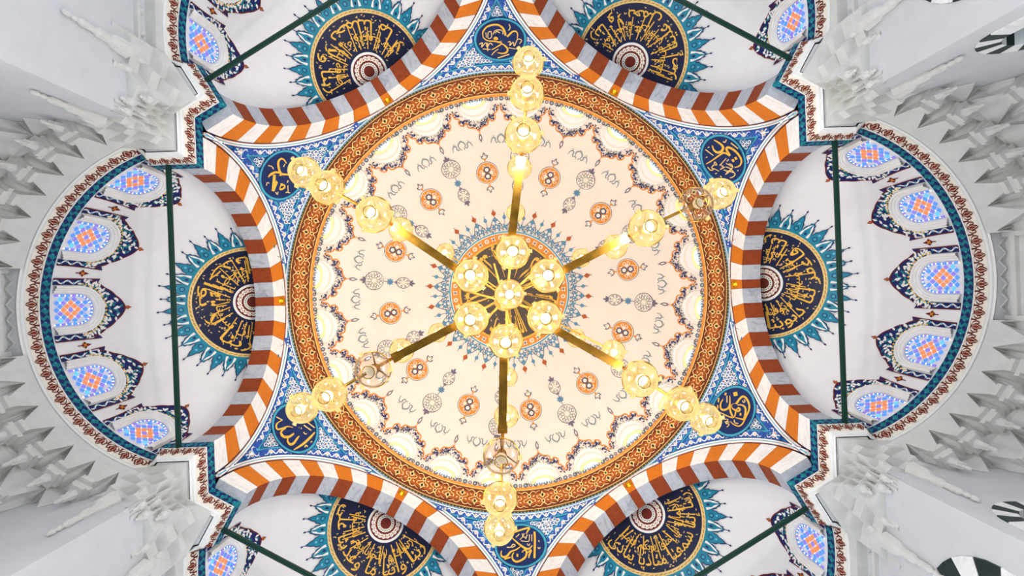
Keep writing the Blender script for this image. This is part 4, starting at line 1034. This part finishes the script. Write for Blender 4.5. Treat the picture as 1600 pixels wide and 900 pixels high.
for sx, nm in ((-1, 'left'), (1, 'right')):
    for sy in (-1, 1):
        root = empty('stalactite_ceiling', (0, 0, 0))
        tag(root, 'carved white stalactite vault in the %s corner of the %s bay' % ('lower' if sy > 0 else 'upper', nm), 'muqarnas', 'stalactite vaults of the end bays', 'structure')
        def W3(p): return (sx * p.x, sy * p.y, p.z)
        def tri(mb, *P):
            q = clip_poly(list(P))
            if q: mb.add([W3(p) for p in q], [tuple(range(len(q)))], 'stone_white')
        prev = [vpt(R(4) + R(90) * i / 40, 3.36, 9.545) for i in range(41)]     # foot of the cornice
        for k, (r0, h0, r1, h1, step, ph) in enumerate(TIERS):
            n = int(R(90) / step) + 3; rim_all = []; apex = []
            for j in range(-1, n):
                p0 = R(2) + step * (j + ph); p1 = p0 + step; pm = (p0 + p1) / 2; ap = vpt(pm, r0, h0); apex.append((pm, ap))
                rim = []; NR = 8
                for i in range(NR + 1):
                    u = i / NR; sn = sin(pi * u)
                    rim.append(vpt(p0 + step * u, r1 + 0.17 * sn ** 0.7 - 0.10 * (1 - sn), h1 + 0.12 * sn ** 0.6 + (0.035 if i % 2 else -0.015) * sn))
                out = [vpt(p0 + step * i / NR, r1 + 0.17 * sin(pi * i / NR) ** 0.7 - 0.10 * (1 - sin(pi * i / NR)) + 0.07, h1 + 0.12 * sin(pi * i / NR) ** 0.6 - 0.02) for i in range(NR + 1)]
                mb = MB()
                midp = [ap.lerp(p_, 0.55) + Vector((0, 0, (0.15 + (0.045 if i_ % 2 else -0.03)) * sin(pi * i_ / NR) ** 0.7)) for i_, p_ in enumerate(rim)]
                for i in range(NR): tri(mb, ap, midp[i], midp[i + 1]); tri(mb, midp[i], rim[i], rim[i + 1]); tri(mb, midp[i], rim[i + 1], midp[i + 1])
                for i in range(NR): tri(mb, rim[i], rim[i + 1], out[i + 1]); tri(mb, rim[i], out[i + 1], out[i])
                nxt = vpt(pm + step, r0, h0); tri(mb, ap, nxt, rim[-1])
                if mb.f: mb.build('niche', root)
                rim_all += out[:-1]
                # bracket block and carved pendant at the joint
                jp = rim[-1]; e = Vector((cos(p1), sin(p1), 0)); t = Vector((-e.y, e.x, 0))
                if jp.x < XB - 0.12 and 0.95 < jp.y < Y1 - 0.10 and jp.x > X1 + 0.1:
                    mb = MB()
                    for dz, rr, ww in ((0.07, 0.36, 0.24), (-0.02, 0.26, 0.34), (-0.10, 0.30, 0.22)):
                        c = jp + e * (0.02 + 0.04 * (dz < 0)) + Vector((0, 0, dz)); vv = []
                        for zz in (-0.045, 0.045):
                            for ex, tx in ((-1, -1), (1, -1), (1, 1), (-1, 1)): vv.append(W3(c + e * (ex * rr / 2) + t * (tx * ww / 2) + Vector((0, 0, zz))))
                        mb.add(vv, [(0, 1, 2, 3), (4, 5, 6, 7), (0, 1, 5, 4), (1, 2, 6, 5), (2, 3, 7, 6), (3, 0, 4, 7)], 'stone_white')
                    mb.build('bracket', root)
                    o = link('pendant', PEND, root); o.location = W3(jp + e * 0.06 + Vector((0, 0, -0.13))); o.rotation_euler = (0, 0, j * 0.7); o.scale = (0.95, 0.95, 0.85)
            # web between the tier above and the points of this one
            mb = MB(); A_ = prev; B_ = [p for _, p in apex]; i = j = 0
            ang_ = lambda p: atan2(p.y, p.x - BX)
            while i < len(A_) - 1 or j < len(B_) - 1:
                if j >= len(B_) - 1 or (i < len(A_) - 1 and ang_(A_[i + 1]) < ang_(B_[j + 1])): tri(mb, A_[i], A_[i + 1], B_[j]); i += 1
                else: tri(mb, A_[i], B_[j], B_[j + 1]); j += 1
            if mb.f: mb.build('web', root)
            prev = rim_all
        mb = MB(); far = [vpt(atan2(p.y, p.x - BX), 6.4, 6.9) for p in prev]
        for i in range(len(prev) - 1): tri(mb, prev[i], prev[i + 1], far[i + 1]); tri(mb, prev[i], far[i + 1], far[i])
        mb.build('web', root)

# =================================================================== PIER CAPITALS (corbelled stalactites between cornice and pier edge)
for (sx, sy), qn in QN.items():
    root = empty('pier_column', (sx * X1, sy * Y1, 0))
    tag(root, 'carved white stalactite capital of the %s pier below the zigzag cornice' % qn, 'capital', 'stalactite capitals of the piers', 'structure')
    T = [(7.35, 3.10), (6.30, 3.02), (6.30, 3.72), (5.86, 4.02), (6.38, 4.85)]
    Bm = [(7.55, 3.43), (6.70, 3.43), (6.65, 3.47), (6.65, 3.60), (6.65, 5.0)]
    cx, cy = 7.3, 4.2
    def star(t, amp, k=4, flip=0):      # zigzag plan of one tier between the cornice (t = 0) and the pier edge (t = 1)
        P = [(a[0] + (b[0] - a[0]) * t, a[1] + (b[1] - a[1]) * t) for a, b in zip(T, Bm)]; out = []
        for a, b in zip(P, P[1:]):
            for q in range(k): out.append((a[0] + (b[0] - a[0]) * q / k, a[1] + (b[1] - a[1]) * q / k))
        out.append(P[-1]); res = []
        for i, p in enumerate(out):
            d = Vector((cx - p[0], cy - p[1])).normalized(); z = amp if i % 2 == flip and 0 < i < len(out) - 1 else 0.0
            res.append((p[0] + d.x * z, p[1] + d.y * z))
        return res
    TT = [0.0, 0.26, 0.5, 0.74, 1.0]; HH = [9.54, 9.36, 9.12, 8.86, 8.56]
    OUT = [star(TT[0], 0.0)] + [star(t, 0.21 * (1 - 0.45 * t), 4, i % 2) for i, t in enumerate(TT[1:])]
    inv = Matrix.Translation((-sx * X1, -sy * Y1, 0))
    for k in range(4):
        mb = MB(); n = len(OUT[k]); z0, z1 = ZC + HH[k], ZC + HH[k + 1]; mid = z0 - (0.05 if k == 0 else 0.0)
        top = [(sx * x, sy * y, z0) for x, y in OUT[k]]; inn = [(sx * x, sy * y, z0 - 0.015) for x, y in OUT[k + 1]]; low = [(sx * x, sy * y, z1) for x, y in OUT[k + 1]]
        mb.add(top + inn, [(i, i + 1, n + i + 1, n + i) for i in range(n - 1)], 'stone_white')
        mb.add(inn + low, [(i, i + 1, n + i + 1, n + i) for i in range(n - 1)], 'stone_white')
        mb.build('corbel_tier', root).matrix_parent_inverse = inv
        for i in range(2, n - 2, 4):
            if k in (1, 2):
                o = link('pendant', PEND, root); o.matrix_parent_inverse = inv; o.location = Vector(low[i + (k % 2)]) + Vector((0, 0, 0.0)); o.scale = (0.8, 0.8, 0.5)
    # two long drops hanging down the pier faces
    for px, py in ((7.15, 3.40), (6.62, 4.62)):
        mb = MB(); lathe(mb, [(0.0, -1.0), (0.03, -0.98), (0.045, -0.9), (0.02, -0.84), (0.045, -0.78), (0.025, -0.72), (0.06, -0.66), (0.05, -0.4), (0.085, -0.36), (0.075, -0.12), (0.13, -0.06), (0.16, 0.25)], 'stone_white', 8)
        o = mb.build('hanging_drop', root); o.matrix_parent_inverse = Matrix.Translation((-sx * X1, -sy * Y1, 0)); o.location = (sx * px, sy * py, ZC + 8.55)

# =================================================================== FLOOR
m = MB(); m.add([(-16, -16, 0), (16, -16, 0), (16, 16, 0), (-16, 16, 0)], [(0, 1, 2, 3)], 'carpet')
tag(m.build('floor'), 'carpeted prayer hall floor far below the dome', 'floor', kind='structure')

# =================================================================== CHANDELIER
ch = empty('chandelier', (0, 0, ZC + 4.9))
tag(ch, 'brass chandelier with six radial arms carrying glowing glass lamps', 'chandelier')
OFF = Matrix.Translation((0, 0, -(ZC + 4.9)))
def part(o): o.matrix_parent_inverse = OFF; return o
g = MB()
lathe(g, [(0.0, 0.0), (0.052, 0.0), (0.06, 0.012), (0.075, 0.03), (0.115, 0.065), (0.148, 0.11), (0.158, 0.16), (0.146, 0.205), (0.150, 0.235), (0.166, 0.262)], 'amber_glass', 28, wave=(0.03, 9))
SH_ON = g.mesh('glass_shade', True)
g2 = MB(); g2.v = list(g.v); g2.f = list(g.f); g2.m = list(g.m); g2.names = ['clear_glass']; SH_OFF = g2.mesh('glass_shade', True)
g = MB(); lathe(g, [(0.0, 0.075), (0.02, 0.078), (0.034, 0.095), (0.04, 0.12), (0.034, 0.148), (0.018, 0.17), (0.0, 0.172)], 'bulb_on', 14); BU_ON = g.mesh('bulb', True)
g2 = MB(); g2.v = list(g.v); g2.f = list(g.f); g2.m = list(g.m); g2.names = ['bulb_off']; BU_OFF = g2.mesh('bulb', True)
g = MB(); lathe(g, [(0.054, -0.004), (0.062, -0.004), (0.064, 0.006), (0.058, 0.012), (0.054, 0.006)], 'brass', 24); FOOT = g.mesh('foot_ring', True)
g = MB(); lathe(g, [(0.168, 0.255), (0.176, 0.262), (0.17, 0.275), (0.163, 0.268)], 'brass', 28)
for k in range(3):
    a = 2 * pi * k / 3 + 0.5; tube(g, (0.168 * cos(a), 0.168 * sin(a), 0.265), (0.03 * cos(a), 0.03 * sin(a), 0.40), 0.008, 'brass', 6)
lathe(g, [(0.0, 0.17), (0.03, 0.18), (0.03, 0.25), (0.05, 0.30), (0.035, 0.36), (0.045, 0.40), (0.02, 0.44), (0.012, 0.5)], 'brass', 14); HOLD = g.mesh('lamp_holder', True)
g = MB(); c = (0.158, 0)
vs = []; hp = [(0.153, 0.14, 0.016), (0.185, 0.16, 0.02), (0.195, 0.19, 0.022), (0.175, 0.225, 0.012), (0.165, 0.24, 0.004)]
for hx, hz, hr_ in hp:
    for q in range(8): vs.append((hx, hr_ * cos(pi * q / 4), hz + hr_ * sin(pi * q / 4)))
g.add(vs, [(8 * i + q, 8 * i + (q + 1) % 8, 8 * i + 8 + (q + 1) % 8, 8 * i + 8 + q) for i in range(4) for q in range(8)], 'amber_glass')
EAR = g.mesh('glass_handle', True)
ld = bpy.data.lights.new('lamp_light', 'POINT'); ld.energy = LAMP_S; ld.color = (1.0, 0.84, 0.62); ld.shadow_soft_size = 0.025
lu = bpy.data.lights.new('lamp_uplight', 'SPOT'); lu.energy = LAMP_W; lu.color = (1.0, 0.87, 0.70); lu.shadow_soft_size = 0.025; lu.spot_size = R(122); lu.spot_blend = 0.4
def lamp(px, py, h, size=1.0, on=True, rot=0.0):
    # px, py: place on the photograph; h: height of the lamp foot above the lens
    dx, dy = px - 800.0, py - 450.0; c, s_ = cos(ROLL), sin(ROLL)
    x = (dx * c - dy * s_) * h / F + 0.11; y = (dx * s_ + dy * c) * h / F - 0.118
    o = part(link('lamp', SH_ON if on else SH_OFF, ch)); o.location = (x, y, ZC + h - 0.0); o.scale = (size, size, size * 0.62); o.rotation_euler = (0, 0, rot)
    if not on: o['label'] = 'unlit clear glass lamp'
    for nm, me in ( ('foot_ring', FOOT), ('lamp_holder', HOLD)): link(nm, me, o)
    bl = link('bulb', BU_ON if on else BU_OFF, o); bl.scale = (1.35, 1.35, 1.35)
    for k in range(3): link('glass_handle', EAR, o).rotation_euler = (0, 0, 2 * pi * k / 3)
    if on:
        for nm, dt in (('lamp_light', ld), ('lamp_uplight', lu)):     # between the bulb and the glass, throwing up and out
            l = bpy.data.objects.new(nm, dt); C.objects.link(l); l.parent = ch; part(l)
            a_ = rot + 2.0; l.location = (x + 0.095 * size * cos(a_), y + 0.095 * size * sin(a_), ZC + h + 0.10)
            if dt is lu: l.rotation_euler = (pi, 0, 0)
    return Vector((x, y, ZC + h))
# clear foot positions measured on the photograph; arms at six angles
ARMS = {  # arm: [outer three lamps (px, py, h)], [two upper lamps behind]
 'top': ([(818, 203, 4.5), (824, 136, 4.75), (826, 88, 5.3)], [(812, 258, 6.6), (806, 330, 8.6)]),
 'upper_right': ([(1018, 353, 4.5), (1097, 315, 4.75), (1134, 298, 5.3)], [(965, 384, 6.6), (910, 402, 8.6)]),
 'lower_right': ([(1007, 597, 4.5), (1073, 637, 4.75), (1111, 660, 5.3)], [(962, 552, 6.6), (902, 530, 8.6)]),
 'bottom': ([(783, 722, 4.5), (781, 790, 4.75), (780, 837, 5.3)], [(791, 655, 6.6), (794, 592, 8.6)]),
 'lower_left': ([(575, 582, 4.5), (506, 622, 4.75), (463, 643, 5.3)], [(624, 550, 6.6), (682, 521, 8.6)]),
 'upper_left': ([(577, 331, 4.5), (502, 288, 4.75), (466, 264, 5.3)], [(622, 356, 6.6), (694, 394, 8.6)])}
OFFS = {('upper_right', 1), ('bottom', 0), ('lower_left', 0)}
hub = Vector((0.02, 0.02, ZC + 5.35))
def rod_bend(mb, P, r, seg=8):
    vs = []
    for i, p in enumerate(P):
        d = (P[min(len(P) - 1, i + 1)] - P[max(0, i - 1)]).normalized(); a = d.cross(Vector((0, 0, 1))); a = a.normalized() if a.length > 1e-3 else Vector((1, 0, 0)); b = d.cross(a)
        for q in range(seg): vs.append(p + (a * cos(2 * pi * q / seg) + b * sin(2 * pi * q / seg)) * r)
    mb.add(vs, [(seg * i + q, seg * i + (q + 1) % seg, seg * i + seg + (q + 1) % seg, seg * i + seg + q) for i in range(len(P) - 1) for q in range(seg)], 'brass')
pc = []
for an, (low, upp) in ARMS.items():
    pts = [lamp(*q, 1.0, (an, i) not in OFFS, i) for i, q in enumerate(low)]
    up = [lamp(*q, 0.95, True, i) for i, q in enumerate(upp)]
    d = Vector((pts[0].x - hub.x, pts[0].y - hub.y, 0)).normalized(); t = Vector((-d.y, d.x, 0))
    r1 = (pts[0] - hub).xy.length
    mb = MB(); a = hub + d * 0.40 + Vector((0, 0, -0.05)); b = hub + d * (r1 - 0.10) + Vector((0, 0, -0.22))
    e = (b - a); l = e.length; e.normalize()
    box(mb, (a + b) / 2, l, 0.085, 0.05, 'brass', e, t, e.cross(t)); box(mb, (a + b) / 2 - Vector((0, 0, 0.03)), l * 0.96, 0.05, 0.02, 'brass', e, t, e.cross(t))
    box(mb, a + e * 0.04, 0.10, 0.10, 0.08, 'brass', e, t, e.cross(t)); box(mb, b - e * 0.02, 0.08, 0.10, 0.08, 'brass', e, t, e.cross(t))
    part(mb.build('arm', ch))
    mb = MB(); P = [b]
    for q in pts:
        top = q + Vector((0, 0, 0.50)); P += [(P[-1] + top) / 2 + Vector((0, 0, 0.12)), top]
    rod_bend(mb, P, 0.017); part(mb.build('branch', ch))
    for q in up:
        mb = MB(); top = q + Vector((0, 0, 0.48)); base = Vector((hub.x, hub.y, top.z + 0.15)); rod_bend(mb, [base, base.lerp(top, 0.6) + Vector((0, 0, 0.12)), top], 0.014)
        part(mb.build('upper_branch', ch))
for i, (px, py) in enumerate(((801, 392), (857, 430), (853, 498), (790, 536), (734, 500), (734, 430))): lamp(px, py, 4.8, 1.0, True, i)
lamp(796, 460, 4.6, 0.82, True)
mb = MB()
lathe(mb, [(0.0, -0.22), (0.04, -0.2), (0.05, -0.12), (0.09, -0.06), (0.11, 0.0), (0.09, 0.07), (0.06, 0.12), (0.06, 0.3), (0.1, 0.36), (0.05, 0.45)], 'brass', 20, hub)
for k in range(6):
    a = pi / 3 * k + 0.3; tube(mb, hub + Vector((0.08 * cos(a), 0.08 * sin(a), -0.03)), hub + Vector((0.42 * cos(a), 0.42 * sin(a), -0.05)), 0.013, 'brass', 8)
part(mb.build('hub', ch, True))
mb = MB(); tube(mb, hub + Vector((0, 0, 0.4)), (0, 0, ZC + HD + RD - 0.02), 0.022, 'brass', 8); part(mb.build('suspension_rod', ch))
